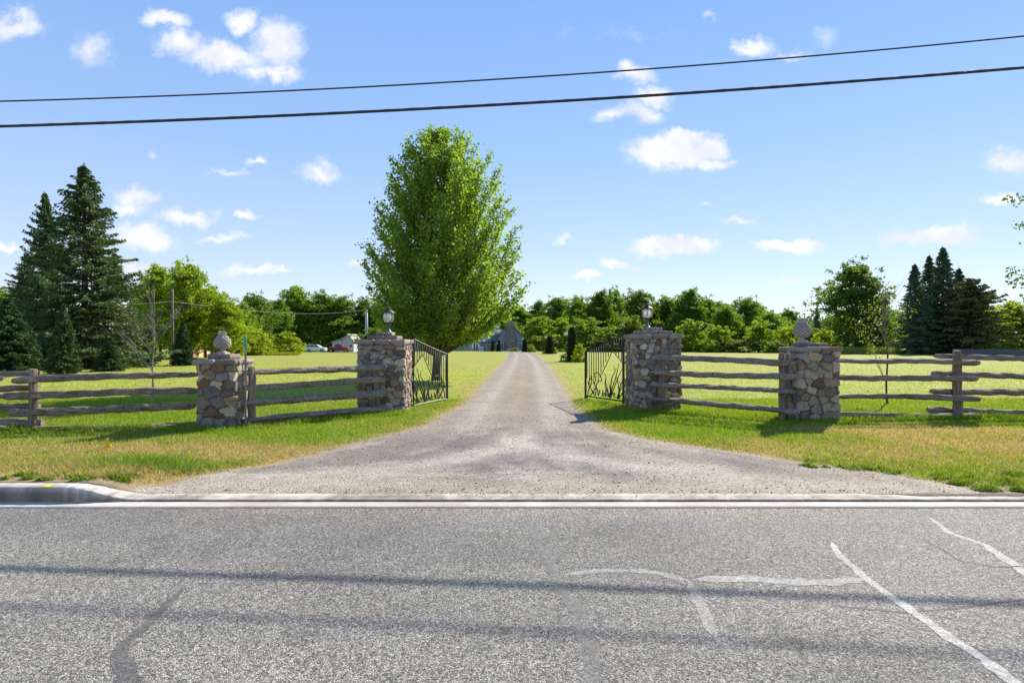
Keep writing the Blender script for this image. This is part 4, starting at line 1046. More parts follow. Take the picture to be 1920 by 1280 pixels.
# --- the big maple
def maple():
    rng = np.random.default_rng(77); rr = random.Random(77)
    y0 = 22.9; x0 = PX(818, y0); zb = gz(x0, y0); H_ = HZ(240, y0)-zb
    root = empty('maple_tree', (x0, y0, zb-.03), 'large egg shaped green maple tree on the lawn behind the left gate', 'tree')
    # crown outline (height, left reach, right reach), metres from the axis
    k = y0/F
    prof = [(690, 30, 30), (655, 70, 62), (625, 98, 98), (600, 118, 122), (575, 132, 150), (545, 140, 170), (520, 139, 172), (495, 132, 168), (450, 122, 162), (400, 112, 148), (350, 98, 134), (300, 76, 110), (268, 52, 80), (246, 22, 40), (236, 4, 10)]
    hz = [HZ(p[0], y0)-zb for p in prof]; lf = [p[1]*k for p in prof]; rt = [p[2]*k for p in prof]
    def reach(h, a):
        l = np.interp(h, hz, lf); r = np.interp(h, hz, rt); c_ = math.cos(a); return (l*(1-c_)+r*(1+c_))/2 if True else 0
    tb = MB(); tb.tube([(0, 0, -.2), (0, 0, .25), (.03, 0, .9), (.12, 0, 1.7), (.2, .02, 3.5), (.3, 0, 6.0), (.35, 0, 8.6)], [.26, .19, .165, .15, .10, .06, .02], 10)
    Ps = []; Ds = []
    nl = 250
    for i in range(nl):
        f = (i+.5)/nl; a = i*2.39996+rr.uniform(-.35, .35)
        ht = (.155+.845*f**.9)*H_*.985          # height of the limb's tip
        rch = reach(ht, a)*rr.uniform(.84, 1.02)*(1 if f < .97 else .6)
        if i % 3 == 0: rch *= rr.uniform(.45, .8)
        hs = max(.95, ht-rch*rr.uniform(1.0, 1.5)-.35) if f > .12 else rr.uniform(.95, 1.3)
        ax = .03+.33*hs/H_
        p0 = Vector((ax, 0, hs)); p3 = Vector((ax*0+math.cos(a)*rch, math.sin(a)*rch, ht))
        if f < .12: p1 = p0+Vector((math.cos(a)*rch*.5, math.sin(a)*rch*.5, .5))
        else: p1 = p0+Vector((math.cos(a)*rch*.50, math.sin(a)*rch*.50, (ht-hs)*.34))
        n = 12; pts = []
        for j in range(n+1):
            t = j/n; pts.append(p0*(1-t)**2+p1*2*t*(1-t)+p3*t*t+Vector((rr.uniform(-.03, .03), rr.uniform(-.03, .03), 0)))
        Lr = (p3-p0).length; rad = [.012+.020*Lr/4*(1-j/n) for j in range(n+1)]
        tb.tube(pts, rad, 5, cap=False)
        tang = (p3-p1).normalized()
        ntw = int(6+Lr*5.6)
        for q in range(ntw):
            t = .34+.66*((q+rr.random())/ntw); j = min(n-1, int(t*n)); p = pts[j].lerp(pts[j+1], t*n-j)
            da = rr.uniform(0, 6.283); ln = (.20+.42*(1-t)+.1*rr.random())
            td = (tang*.75+Vector((math.cos(da), math.sin(da), rr.uniform(-.1, .5)))*.75).normalized(); e = p+td*ln
            if q % 2 == 0: tb.tube([p, e], [.008, .003], 3, cap=False)
            m = 15; s = rng.random(m)**.8
            base_ = np.array(p)[None]+np.array(td)[None]*ln*s[:, None]*1.15
            Ps.append(base_+rng.normal(size=(m, 3))*.085); Ds.append(np.tile(np.array(td), (m, 1)))
    tb.build('trunk', M['bark'], root)
    Ps = np.concatenate(Ps); Ds = np.concatenate(Ds)
    V, Fc = diamonds(Ps, .065+.085*rng.random(len(Ps))**1.5, rng, aspect=.85)
    o = np_mesh('crown', V, Fc, M['leaf'], root, col=lcol(len(Ps), rng, (.135, .255, .032), (.275, .38, .05)))
    o.color = (1, 1, 1, 1)
    print('maple leaves', len(Ps))
maple()

# --- conifers
sprA = conifer('spruce_tree', 12, 7.6, 5, dens=1.5, ts=.23, droop=.42, lumpy=.5)
sprB = conifer('spruce_tree', 10, 6.4, 6, dens=1.4, ts=.22, droop=.40, lumpy=.5)
yng = conifer('young_spruce', 4, 2.8, 7, dens=1.7, ts=.16, droop=.2, lumpy=.35, skirt=.05, c1=(.045, .09, .025), c2=(.085, .135, .04))
fir = conifer('fir_tree', 16, 8, 8, dens=1.1, ts=.5, droop=.28, lumpy=.3, c1=(.06, .105, .06), c2=(.115, .175, .09))
G1 = 'tall spruces at the left of the lawn'
place(sprA, 158, 303, 250, 34, 'tallest dark spruce, its tip above everything else at the left', 12, 7.6, group=G1, name='spruce_tree')
place(sprB, 84, 356, 150, 35.5, 'dark spruce with a lower pointed top left of the tallest spruce', 10, 6.4, group=G1)
place(sprB, 215, 470, 120, 36.5, 'short broad dark spruce tucked against the right foot of the tallest spruce', 10, 6.4, group=G1, rz=2, tint=(1.5, 1.25, .9))
place(sprA, 50, 470, 140, 39, 'dark spruce filling the gap at the far left below the paired tops', 12, 7.6, group=G1, rz=1)
place(yng, 14, 556, 118, 27.5, 'bright green young spruce cut off by the left edge of the photo', 4, 2.8, group='young spruces on the lawn', tint=(.8, .95, .95))
place(yng, 119, 568, 62, 27.5, 'slender green young spruce standing before the tallest spruce', 4, 2.8, group='young spruces on the lawn', rz=1.3)
place(yng, 206, 630, 60, 30, 'small squat young spruce right of the slender one, before the dark trunks', 4, 2.8, group='young spruces on the lawn', rz=2.3)
place(yng, 343, 600, 50, 38, 'young spruce just right of the brown utility pole', 4, 2.8, group='young spruces on the lawn', rz=3.3, tint=(.75, .85, .9))
place(yng, 262, 590, 70, 40, 'dark green young spruce between the tall spruces and the brown utility pole', 4, 2.8, group='young spruces on the lawn', rz=4.3, tint=(.6, .7, .8))
G2 = 'dark firs at the right of the lawn'
place(fir, 1768, 462, 105, 86, 'tallest dark fir of the right hand clump, with the highest spire', 16, 8, group=G2, name='fir_tree')
place(fir, 1743, 478, 95, 90, 'dark fir with the second highest spire in the right hand clump', 16, 8, group=G2, rz=1.2)
place(fir, 1716, 494, 92, 84, 'dark fir at the left edge of the right hand clump', 16, 8, group=G2, rz=2.4)
place(fir, 1798, 502, 92, 92, 'broad dark fir on the right flank of the clump', 16, 8, group=G2, rz=3.6)
pine = conifer('pine_tree', 12, 10, 12, dens=1.0, ts=.55, droop=.05, lumpy=.7, skirt=.18, c1=(.045, .065, .03), c2=(.085, .11, .05), power=.55, pine=True)
place(pine, 1822, 522, 125, 82, 'loose feathery pine with spreading branches right of the dark firs', 12, 10, name='pine_tree', tint=(1.7, 1.5, 1.2))

# --- broadleaf kinds
DK = dict(c1=(.065, .125, .018), c2=(.125, .205, .03))
b0 = broadleaf('broadleaf_tree', 12, 9, 21, 18, 22000, .30, **DK)
b1 = broadleaf('broadleaf_tree', 12, 9, 22, 15, 20000, .32, ragged=.6, **DK)
b2 = broadleaf('broadleaf_tree', 12, 9, 23, 20, 22000, .30, ragged=.4, base=.05, **DK)
b3 = broadleaf('broadleaf_tree', 12, 8, 24, 12, 17000, .30, ragged=.8, trunks=2, **DK)
bb = [b0, b1, b2, b3]
bush = broadleaf('bush', 3, 3.6, 25, 10, 9000, .17, base=.0, ragged=.4, c1=(.08, .14, .02), c2=(.15, .22, .03))
bush2 = broadleaf('bush', 3, 3.6, 26, 8, 8000, .16, base=.0, ragged=.6, c1=(.08, .14, .02), c2=(.15, .22, .03))
YG = (2.45, 1.95, .9); MG = (1.35, 1.35, 1.1); LG = (1.7, 1.62, 1.1); DG = (1.15, 1.1, 1.05)
T = [ # px, top, width, dist, kind, tint, label
 (300,500,90,62,1,YG,'bright yellow green tree with the left of two high tops beside the tall spruces'),
 (350,494,95,60,0,YG,'bright yellow green tree with a high top rising above the brown utility pole'),
 (392,535,80,64,3,LG,'thin topped light green tree stepping down right of the bright pair'),
 (268,530,70,70,2,LG,'light green tree squeezed behind the right edge of the tall spruces'),
 (425,560,75,60,2,YG,'yellow green tree above the pineapple on the left outer pillar'),
 (478,552,74,118,0,DG,'round dark tree in the back row right of the green number sign'),
 (520,562,60,134,1,MG,'thin leaved tree top just left of the tall pale tree'),
 (556,538,80,142,1,LG,'tall pale green wispy tree standing over the white car'),
 (600,546,62,146,3,DG,'dark narrow tree between the tall pale tree and the small grey building'),
 (640,556,80,145,0,MG,'broad rounded tree directly behind the small grey building'),
 (682,562,60,148,2,DG,'dark tree half hidden by the left side of the maple crown'),
 (720,570,90,148,1,DG,'dark back row tree seen beneath the left of the maple crown'),
 (780,572,90,150,2,DG,'back row tree showing behind the trunk of the big maple'),
 (860,570,90,152,0,DG,'back row tree showing right of the maple trunk above the house'),
 (930,570,80,158,1,MG,'back row tree above the blue grey roof of the house'),
 (975,572,60,165,2,LG,'pale far tree right of the maple crown above the stone chimney'),
 (1010,566,56,170,1,MG,'small far tree with a rough top right of the stone chimney'),
 (1012,594,60,142,0,YG,'low yellow green tree right next to the stone chimney'),
 (1045,558,66,150,0,MG,'rounded mid green tree above the tall columnar cedar'),
 (1085,556,56,140,2,LG,'light green tree just right of the tall columnar cedar'),
 (1125,547,70,128,1,DG,'dark tree left of the right gate with a loose top'),
 (1152,540,50,140,3,MG,'airy see through treetop left of the right hand lantern'),
 (1196,545,72,124,0,DG,'dense tree directly behind the right hand lantern'),
 (1250,556,64,130,2,MG,'mid green tree just right of the right hand lantern'),
 (1292,543,70,124,1,MG,'tree with the highest top between the right lantern and the right pineapple'),
 (1325,556,50,128,3,MG,'thin open tree with bare twigs showing right of the highest middle top'),
 (1362,572,62,120,2,LG,'light green lower tree midway between the right hand pillars'),
 (1400,559,74,128,0,MG,'rounded tree midway above the right hand fence panel'),
 (1440,585,62,118,2,LG,'light green sloping tree left of the right pineapple'),
 (1478,578,46,150,3,MG,'spindly far treetop just left of the right pineapple'),
 (1532,574,36,140,9,(1.3,1.3,1),'small dark conical treetop just right of the right pineapple'),
 (1575,585,60,150,1,MG,'low far tree at the left foot of the tall tree'),
 (1604,490,104,98,3,DG,'tall dark green tree with a narrow crooked top right of the outer right pillar'),
 (1648,560,66,100,2,LG,'light green tree against the right flank of the tall crooked tree'),
 (1690,588,70,115,0,DG,'dark tree filling behind the left foot of the firs'),
 (1850,574,80,92,3,YG,'yellow green tree with pale trunk right of the loose pine'),
 (1900,566,86,94,1,YG,'bright yellow green tree touching the right edge of the photo'),
 (1945,590,80,90,2,LG,'light green tree half outside the right edge of the photo'),
 (1880,596,60,120,0,MG,'darker green tree peeking behind the two bright trees at the right'),
 (1060,575,60,160,3,DG,'dark narrow back row tree between the rounded tree and the light green one'),
 (1108,566,60,165,2,MG,'hazy back row treetop left of the dark tree with the loose top'),
 (1172,562,66,160,0,LG,'pale back row tree showing left of the right hand lantern'),
 (1225,566,60,162,3,DG,'dark back row tree just right of the right hand lantern glass'),
 (1272,568,60,150,2,LG,'lighter tree filling the dip before the highest middle top'),
 (1345,566,60,160,0,DG,'dark back row tree in the dip above the right fence panel'),
 (1420,572,60,160,1,DG,'dark back row tree stepping down left of the sloping tree'),
 (1460,596,56,130,0,LG,'light green low tree filling the gap left of the right pineapple'),
 (1505,598,50,135,1,MG,'low green tree directly behind the right pineapple'),
 (498,574,56,140,2,MG,'mid green back row tree filling the dip right of the round dark tree'),
 (620,562,56,160,2,LG,'pale back row top peeking over the small grey building'),
 (455,566,50,90,3,LG,'light green wispy tree behind the yellow green one at the number sign'),
 (10,545,90,60,0,LG,'light green tree at the left edge behind the spruces'),
 (1980,560,120,100,1,MG,'mid green tree just beyond the right edge of the photo'),
 (-60,520,140,60,2,MG,'mid green tree just beyond the left edge of the photo'),
]
bb.append(fir)
for i, (px, ty, w, d, k, tint, lab) in enumerate(T):
    if k == 9: place(fir, px, ty, w, d, lab, 16, 8, rz=i, tint=tint); continue
    place(bb[k], px, ty, w*1.22, d, lab, 12, 9 if k != 3 else 8, group='broadleaf trees around the lawn', tint=tint, rz=i*1.7)
B = [(470,618,74,82,0,YG,'bright yellow green bush sloping down behind the green number sign'),(425,600,80,80,1,YG,'tall yellow green bush behind the left pineapple'),
 (537,624,54,95,0,YG,'round yellow green bush standing left of the white car'),(505,640,44,92,1,YG,'low yellow green bush between the sloping bush and the round one'),
 (598,622,50,140,1,LG,'light green bush behind the front of the white car'),(395,625,60,84,0,MG,'green bush above the tan board fence'),
 (705,618,60,110,1,DG,'dark bush left of the house under the maple'),(722,618,50,112,0,DG,'dark bush behind the left gate under the maple'),
 (1010,632,44,125,1,DG,'dark low bush right of the stone chimney beside the drive'),(1050,600,70,122,0,LG,'bright bushy undergrowth behind the second cedar'),(1100,602,80,112,1,MG,'dark undergrowth behind the tall cedar'),
 (1140,626,80,108,0,DG,'dark undergrowth behind the right gate'),(1185,600,70,112,1,DG,'dark undergrowth behind the right gate pillar'),(1300,603,80,108,0,LG,'shrubby undergrowth just right of the right gate pillar'),(1345,614,60,102,1,LG,'shrub with pale leaves above the right hand fence panel'),
 (1382,638,84,100,0,DG,'dark low shrub midway above the right hand fence panel'),(1425,606,60,102,1,LG,'light shrub left of the right pineapple'),(1452,640,50,96,0,MG,'low shrub next to the top left corner of the outer right pillar'),
 (1480,616,52,100,1,YG,'yellow green shrub directly left of the right pineapple'),(1548,620,50,104,0,YG,'yellow green shrub directly right of the right pineapple'),(1590,622,70,100,1,DG,'dark undergrowth at the foot of the tall crooked tree'),
 (1640,630,56,96,0,LG,'light green shrub behind the right hand bare sapling'),(1832,628,60,88,1,YG,'yellow green shrub right of the firs behind the dark board fence'),(1870,622,70,90,0,YG,'yellow green shrub behind the middle of the dark board fence'),(1912,620,70,90,1,YG,'yellow green shrub behind the right end of the dark board fence'),
 (1235,622,70,110,0,DG,'dark undergrowth hidden behind the top of the right gate pillar'),(1690,640,70,90,1,DG,'dark undergrowth under the left fir'),(1875,652,16,78,0,YG,'tiny yellow flowering bush before the dark board fence')]
for i, (px, ty, w, d, k, tint, lab) in enumerate(B):
    place((bush, bush2)[k], px, ty, w*1.15, d, lab, 3, 3.6, 'bush', 'bushes edging the lawn', tint, rz=i*2.1)
# a tree beyond the right edge whose branch tips reach into view
edge_t = broadleaf('broadleaf_tree', 8, 6, 41, 14, 16000, .14, ragged=.5, base=.3, low=False, c1=(.05, .09, .02), c2=(.09, .14, .03))
place(edge_t, 2098, 300, 300, 21, 'leafy branch tips of a nearer tree entering at the right edge high above the fence', 8, 6)
# far wood closing the horizon
def wood_far():
    rng = np.random.default_rng(3); n = 60000
    x = rng.uniform(-260, 300, n); y = rng.uniform(178, 215, n)
    hmax = 6.5+4*fbm(x*.05, x*0, 3)+3.5*fbm(x*.3, y*.05, 4)
    z = G(x, y)+hmax*rng.random(n)**.8
    V, Fc = diamonds(np.stack([x, y, z], 1), .8+.8*rng.random(n), rng)
    o = np_mesh('far_wood', V, Fc, M['leaf'], col=lcol(n, rng, (.05, .085, .03), (.09, .13, .04))); o.color = (1, 1, 1, 1)
    tag(o, 'dark far wood closing off the lawn behind the nearer trees', kind='stuff')
wood_far()
# unmown strip at the right
def tall_grass(name, px0, px1, d0, d1, hgt, n, label, seed):
    rng = np.random.default_rng(seed); y = rng.uniform(d0, d1, n); x = (rng.uniform(px0, px1, n)-960)/F*y; z = G(x, y); h = hgt*(.5+rng.random(n)); w = .05
    V = np.empty((n, 3, 3)); V[:, 0] = np.stack([x-w, y, z], 1); V[:, 1] = np.stack([x+w, y, z], 1); V[:, 2] = np.stack([x+rng.normal(0, .15, n), y+rng.normal(0, .1, n), z+h], 1)
    c = np.array([.20, .25, .05])*(.6+.8*rng.random((n, 1))); tag(np_mesh(name, V.reshape(-1, 3), np.arange(3*n).reshape(-1, 3), M['blade'], col=np.repeat(c, 3, 0)), label, kind='stuff')
tall_grass('tall_grass', 1570, 1690, 84, 92, .8, 9000, 'unmown tall grass in front of the trees right of the outer right pillar', 1)
tall_grass('tall_grass', 430, 560, 80, 88, .35, 7000, 'rough grass below the bushes left of the white car', 2)

# --- bare saplings
def sapling(label, px, py, topy, d_lean, seed, style):
    x, y = gp(px, py); zb = gz(x, y); H_ = HZ(topy, y)-zb; rr = random.Random(seed)
    root = empty('bare_sapling', (x, y, zb), label, 'tree', 'thin saplings behind the fence')
    tb = MB(); n = 10; tr = [(d_lean*(i/n)**1.4+.012*math.sin(i*1.3+seed), .02*math.sin(i), -.05+H_*(.72 if style == 0 else .9)*i/n) for i in range(n+1)]
    tb.tube(tr, [.027*(1-.75*i/n) for i in range(n+1)], 7); tb.build('trunk', M['bark'] if style else M['bark_grey'], root)
    cb = MB(); Ps = []
    def branch(p, d, L_, r, lv):
        pts = [Vector(p)]; m = 6
        for i in range(m):
            d = (d+Vector((rr.uniform(-.10, .10), rr.uniform(-.10, .10), .07 if style == 0 else .10))).normalized(); pts.append(pts[-1]+d*L_/m)
        cb.tube(pts, [r*(1-.8*i/m) for i in range(m+1)], 5)
        if lv > 0:
            for k in range(3):
                j = rr.randint(2, m-1); a = rr.uniform(0, 6.28); dd_ = (d+Vector((math.cos(a), math.sin(a), .2))*.65).normalized(); branch(pts[j], dd_, L_*.5, r*.5, lv-1)
        Ps.append(pts[-2]); Ps.append(pts[-1])
    if style == 0:
        for k in range(9):
            j = rr.randint(4, 9); a = rr.uniform(0, 6.28) if k > 2 else [3.3, 2.9, .2][k]
            branch(tr[j], Vector((math.cos(a)*.85, math.sin(a)*.5, .75)).normalized(), H_*rr.uniform(.25, .42), .009, 2)
        branch(tr[-1], Vector((.1, 0, 1)), H_*.36, .012, 1); branch(tr[-2], Vector((-.12, 0, 1)), H_*.42, .012, 1)
    else:
        for k in range(10):
            j = rr.randint(2, 8); a = rr.uniform(0, 6.28)
            branch(tr[j], Vector((math.cos(a)*.42, math.sin(a)*.35, 1)).normalized(), H_*rr.uniform(.2, .42), .010, 1)
    cb.build('branches', M['bark_grey'], root)
    if style:
        rng = np.random.default_rng(seed); A = np.array([p for p in Ps if p.z < H_*.75]); A = A[rng.integers(0, len(A), 420)]+rng.normal(size=(420, 3))*.10
        V, Fc = diamonds(A, .05+.03*rng.random(len(A)), rng); o = np_mesh('leaves', V, Fc, M['leaf'], root, col=lcol(len(A), rng, (.08, .13, .03), (.13, .19, .04))); o.color = (1, 1, 1, 1)
sapling('leafless grey sapling standing on the lawn behind the left fence', 286, 770, 548, .02, 3, 0)
sapling('nearly bare young tree with upright twigs behind the right fence', 1664, 757, 512, -.05, 9, 1)

# ------------------------------------------------------------------ cedars, shrubs and lamps along the drive
ced = conifer('columnar_cedar', 5, 1.6, 14, dens=2.2, ts=.22, droop=-.5, lumpy=.2, skirt=.01, power=.33, c1=(.03, .055, .012), c2=(.07, .10, .025))
G3 = 'columnar cedars beside the driveway'
CE = [(1073,612,19,678,'tallest columnar cedar, nearest of the row right of the driveway'),(1031,629,14,663.5,'second columnar cedar back on the right of the driveway'),(984,634,9,660,'small columnar cedar right of the drive in front of the chimney'),
      (935,637,8,659,'small dark cedar against the house left of the pale door'),(924,638,7,658.6,'dark cedar beside the house steps, leftmost of the row')]
for i, (px, ty, w, by, lab) in enumerate(CE):
    _, d = gp(px, by); place(ced, px, ty, w*1.25, d, lab, 5, 1.6, 'cedar', G3, rz=i*1.1)
for i, (px, ty, w, by, k, tint, lab) in enumerate([(1086,646,26,679,0,YG,'yellow green shrub at the right foot of the tallest cedar'),(1056,664,13,678,1,DG,'small dark round shrub left of the tallest cedar'),(1040,652,11,663,1,YG,'yellow green shrub beside the second cedar'),
      (1022,656,11,663,0,DG,'small dark shrub left of the second cedar'),(996,647,18,660,0,LG,'pale leafy shrub right of the third cedar'),(966,652,20,659,1,LG,'low flower bed planting in front of the stone chimney'),(1062,672,8,678.5,0,YG,'tiny pale clump between the dark shrub and the tallest cedar')]):
    _, d = gp(px, by); place((bush, bush2)[k], px, ty, w*1.15, d, lab, 3, 3.6, 'shrub', 'shrubs planted beside the driveway', tint, rz=i*1.3)
def drive_lamp(px, topy, by, label):
    x, y = gp(px, by); z = gz(x, y); h = HZ(topy, y)-z
    r = empty('lamp_post', (x, y, z), label, 'lamp post', 'lamp posts beside the driveway')
    mb = MB(); mb.lathe([(.09, 0), (.09, .05), (.045, .1), (.035, .3), (.035, h-.42), (.06, h-.38)], n=10); mb.build('pole', M['iron'], r)
    mb = MB(); mb.lathe([(.07, h-.38), (.15, h-.30), (.16, h-.16), (.10, h-.08)], n=12); mb.build('lamp_head', M['lamp_white'], r)
    mb = MB(); mb.lathe([(.17, h-.09), (.17, h-.07), (.08, h-.01), (.02, h+.03)], n=12); mb.build('lamp_cap', M['iron'], r)
drive_lamp(1061, 620, 677, 'white headed lamp post beside the tallest cedar')
drive_lamp(1023, 629, 663.5, 'white headed lamp post beside the second cedar')
drive_lamp(980, 633, 660, 'white headed lamp post beside the small third cedar')
drive_lamp(933, 641, 659, 'white headed lamp post in front of the pale house door')

# ------------------------------------------------------------------ the house behind the maple
def stonewall(name, x0, x1, y0, y1, z0, z1, parent, seed):
    rng = np.random.default_rng(seed); st = .12
    cx, cy = (x0+x1)/2, (y0+y1)/2; x, y, nx_, ny_, t, per = ring(x1-x0, y1-y0, st, .02)
    zs_ = np.arange(z0, z1+st, st); A, Z_ = np.meshgrid(np.arange(len(x)), zs_)
    hgt = (rng.random(A.shape)-.5)*.08
    V = np.stack([x[A]+nx_[A]*hgt+cx, y[A]+ny_[A]*hgt+cy, Z_], -1).reshape(-1, 3); idx = np.arange(A.size).reshape(A.shape); nxt = np.roll(idx, -1, 1)
    FF = np.stack([idx[:-1], nxt[:-1], nxt[1:], idx[1:]], -1).reshape(-1, 4); C = np.array(SP)[rng.integers(0, len(SP), A.size)]*.8
    return np_mesh(name, V, FF, M['stone'], parent, col=C)
def window(parent, x0, x1, yf, z0, z1, nx_=2, nz_=2, frame=None, name='window'):
    mb = MB(); b = .07
    mb.box(x0, x1, yf-.05, yf, z0, z0+b); mb.box(x0, x1, yf-.05, yf, z1-b, z1); mb.box(x0, x0+b, yf-.05, yf, z0+b, z1-b); mb.box(x1-b, x1, yf-.05, yf, z0+b, z1-b)
    for i in range(1, nx_): xx = x0+(x1-x0)*i/nx_; mb.box(xx-.02, xx+.02, yf-.045, yf-.002, z0+b, z1-b)
    for i in range(1, nz_): zz = z0+(z1-z0)*i/nz_; mb.box(x0+b, x1-b, yf-.043, yf-.004, zz-.02, zz+.02)
    w = mb.build(name, frame or M['white_paint'], parent)
    m2 = MB(); m2.box(x0+b, x1-b, yf-.02, yf-.001, z0+b, z1-b); m2.build('pane', M['win'], w); return w
def house():
    D = 122.0; s = D/F; zb = gz(PX(900, D), D); X = lambda px: PX(px, D); Zp = lambda py: HZ(py, D)-zb
    r = empty('house', (0, D, zb), 'blue grey house with a stone chimney at the end of the driveway', 'house')
    # gable wing with the chimney (front at y = 0)
    x0, x1 = X(929), X(987); xm = X(958); eave = Zp(640); rdg = Zp(613)
    MB().prism([(x0, -.3), (x1, -.3), (x1, eave), (X(972), Zp(622)), (xm+.6, rdg), (xm-.6, rdg), (X(941), Zp(622)), (x0, eave)], 'y', 0, 9).build('gable_wall', M['blue_siding'], r)
    rf = MB()
    for (pa, pb) in (((x0-.4, eave-.3), (X(941), Zp(622))), ((X(941), Zp(622)), (xm-.6, rdg+.02)), ((x1+.4, eave-.3), (X(972), Zp(622))), ((X(972), Zp(622)), (xm+.6, rdg+.02)), ((xm-.6, rdg+.02), (xm+.6, rdg+.02))):
        rf.prism([(pa[0], pa[1]+.02), (pb[0], pb[1]+.02), (pb[0], pb[1]+.26), (pa[0], pa[1]+.26)], 'y', -.35, 9.2)
    rf.build('roof', M['blue_roof'], r)
    ch = stonewall('chimney', X(950), X(963), -.7, .0, -.3, Zp(604), r, 5)
    stonewall('chimney_base', X(948.5), X(967), -1.0, .0, -.3, Zp(632), r, 6)
    MB().box(X(949), X(964), -.8, .12, Zp(604), Zp(602), .03).build('chimney_cap', M['grey_roof'], ch)
    window(r, X(971.5), X(978.5), -.001, Zp(653), Zp(642.5)); window(r, X(936.5), X(944), -.001, Zp(655), Zp(643), 2, 2)
    MB().box(X(944.2), X(946.4), -.04, -.003, Zp(655), Zp(643)).build('shutter', M['blue_roof'], r); MB().box(X(979), X(981), -.04, -.003, Zp(653), Zp(642.5)).build('shutter', M['blue_roof'], r)
    # middle range with steep roof towards the road
    MB().box(X(888), x0-.003, 2, 9, -.3, Zp(640)).build('middle_wall', M['blue_siding'], r)
    MB().prism([(1.4, Zp(641)), (5.0, Zp(617)), (5.6, Zp(617)), (9.4, Zp(641))], 'x', X(886), X(944)).build('middle_roof', M['blue_roof'], r)
    window(r, X(911), X(920), 1.999, Zp(655), Zp(645), 3, 2)
    dm = MB().box(X(928), X(940), 1.2, 4, Zp(623), Zp(618)).build('dormer', M['white_paint'], r); MB().prism([(X(927), Zp(618)), (X(941), Zp(618)), (X(938), Zp(614.5)), (X(930), Zp(614.5))], 'y', .9, 4.2).build('dormer_roof', M['grey_roof'], dm)
    # white gable behind
    MB().prism([(X(919), Zp(625)), (X(933), Zp(625)), (X(933), Zp(609)), (X(927), Zp(602)), (X(921), Zp(606))], 'y', 9.4, 13).build('white_gable', M['white_paint'], r)
    # long left wing with a covered porch
    MB().box(X(770), X(888)-.003, 1.5, 9, -.3, Zp(634)).build('left_wall', M['siding'], r)
    MB().prism([(-.6, Zp(636)), (4.6, Zp(614)), (5.6, Zp(614)), (9.6, Zp(636))], 'x', X(768), X(887)).build('left_roof', M['blue_roof'], r)
    MB().box(X(770), X(887), -.6, 1.49, -.3, Zp(653.5)).build('porch_floor', M['blue_siding'], r)
    for px in (772, 800, 828, 848, 868, 886): MB().box(X(px)-.1, X(px)+.1, -.5, -.3, Zp(653.4), Zp(636)).build('porch_post', M['white_paint'], r)
    window(r, X(849), X(861), 1.498, Zp(652), Zp(637), 3, 3); window(r, X(871), X(878), 1.498, Zp(652), Zp(641), 2, 2); window(r, X(805), X(820), 1.498, Zp(652), Zp(638), 3, 3); window(r, X(780), X(792), 1.498, Zp(652), Zp(638), 2, 3)
    # steps
    st = MB()
    for i in range(6): st.box(X(897), X(897)+1.2, -.6-.3*(6-i), -.6-.3*(5-i)+.29, -.2, .18*(i+1)-.1)
    st.build('porch_steps', M['concrete'] if False else M['siding'], r)
    hr = MB(); hr.tube([(X(893), -2.2, 2.0), (X(905), -2.2, .5)], .05, 6); hr.tube([(X(893), -2.2, 0), (X(893), -2.2, 2.0)], .05, 6); hr.tube([(X(905), -2.2, 0), (X(905), -2.2, .5)], .05, 6); hr.build('handrail', M['white_paint'], r)
house()

def garage():
    D = 128.0; zb = gz(PX(640, D), D); X = lambda px: PX(px, D); Zp = lambda py: HZ(py, D)-zb
    r = empty('small_house', (0, D, zb), 'small pale grey gabled outbuilding behind the parked red vehicle', 'outbuilding')
    MB().prism([(X(640), -.3), (X(663), -.3), (X(663), Zp(640)), (X(652), Zp(628)), (X(640), Zp(639))], 'y', 0, 7).build('wall', M['siding'], r)
    rf = MB()
    for (a, b) in (((X(639), Zp(640.5)), (X(652), Zp(627.5))), ((X(664.5), Zp(642)), (X(652), Zp(627.5)))):
        rf.prism([a, b, (b[0], b[1]+.22), (a[0], a[1]+.22)], 'y', -.35, 7.2)
    rf.build('roof', M['grey_roof'], r)
    MB().prism([(X(620), -.3), (X(640)-.003, -.3), (X(640)-.003, Zp(635)), (X(620), Zp(642))], 'y', 1, 6).build('wing_wall', M['siding'], r)
    MB().prism([(X(618.5), Zp(642.5)), (X(640)-.003, Zp(634.5)), (X(640)-.003, Zp(633)), (X(618.5), Zp(641))], 'y', .7, 6.2).build('wing_roof', M['grey_roof'], r)
    MB().box(X(638.7), X(640.2), -.41, -.352, -.2, Zp(639)).build('trim', M['white_paint'], r)
    window(r, X(630), X(637), .998, Zp(650.5), Zp(645), 3, 2, M['iron']); window(r, X(655), X(661), -.001, Zp(655), Zp(645), 2, 2)
garage()

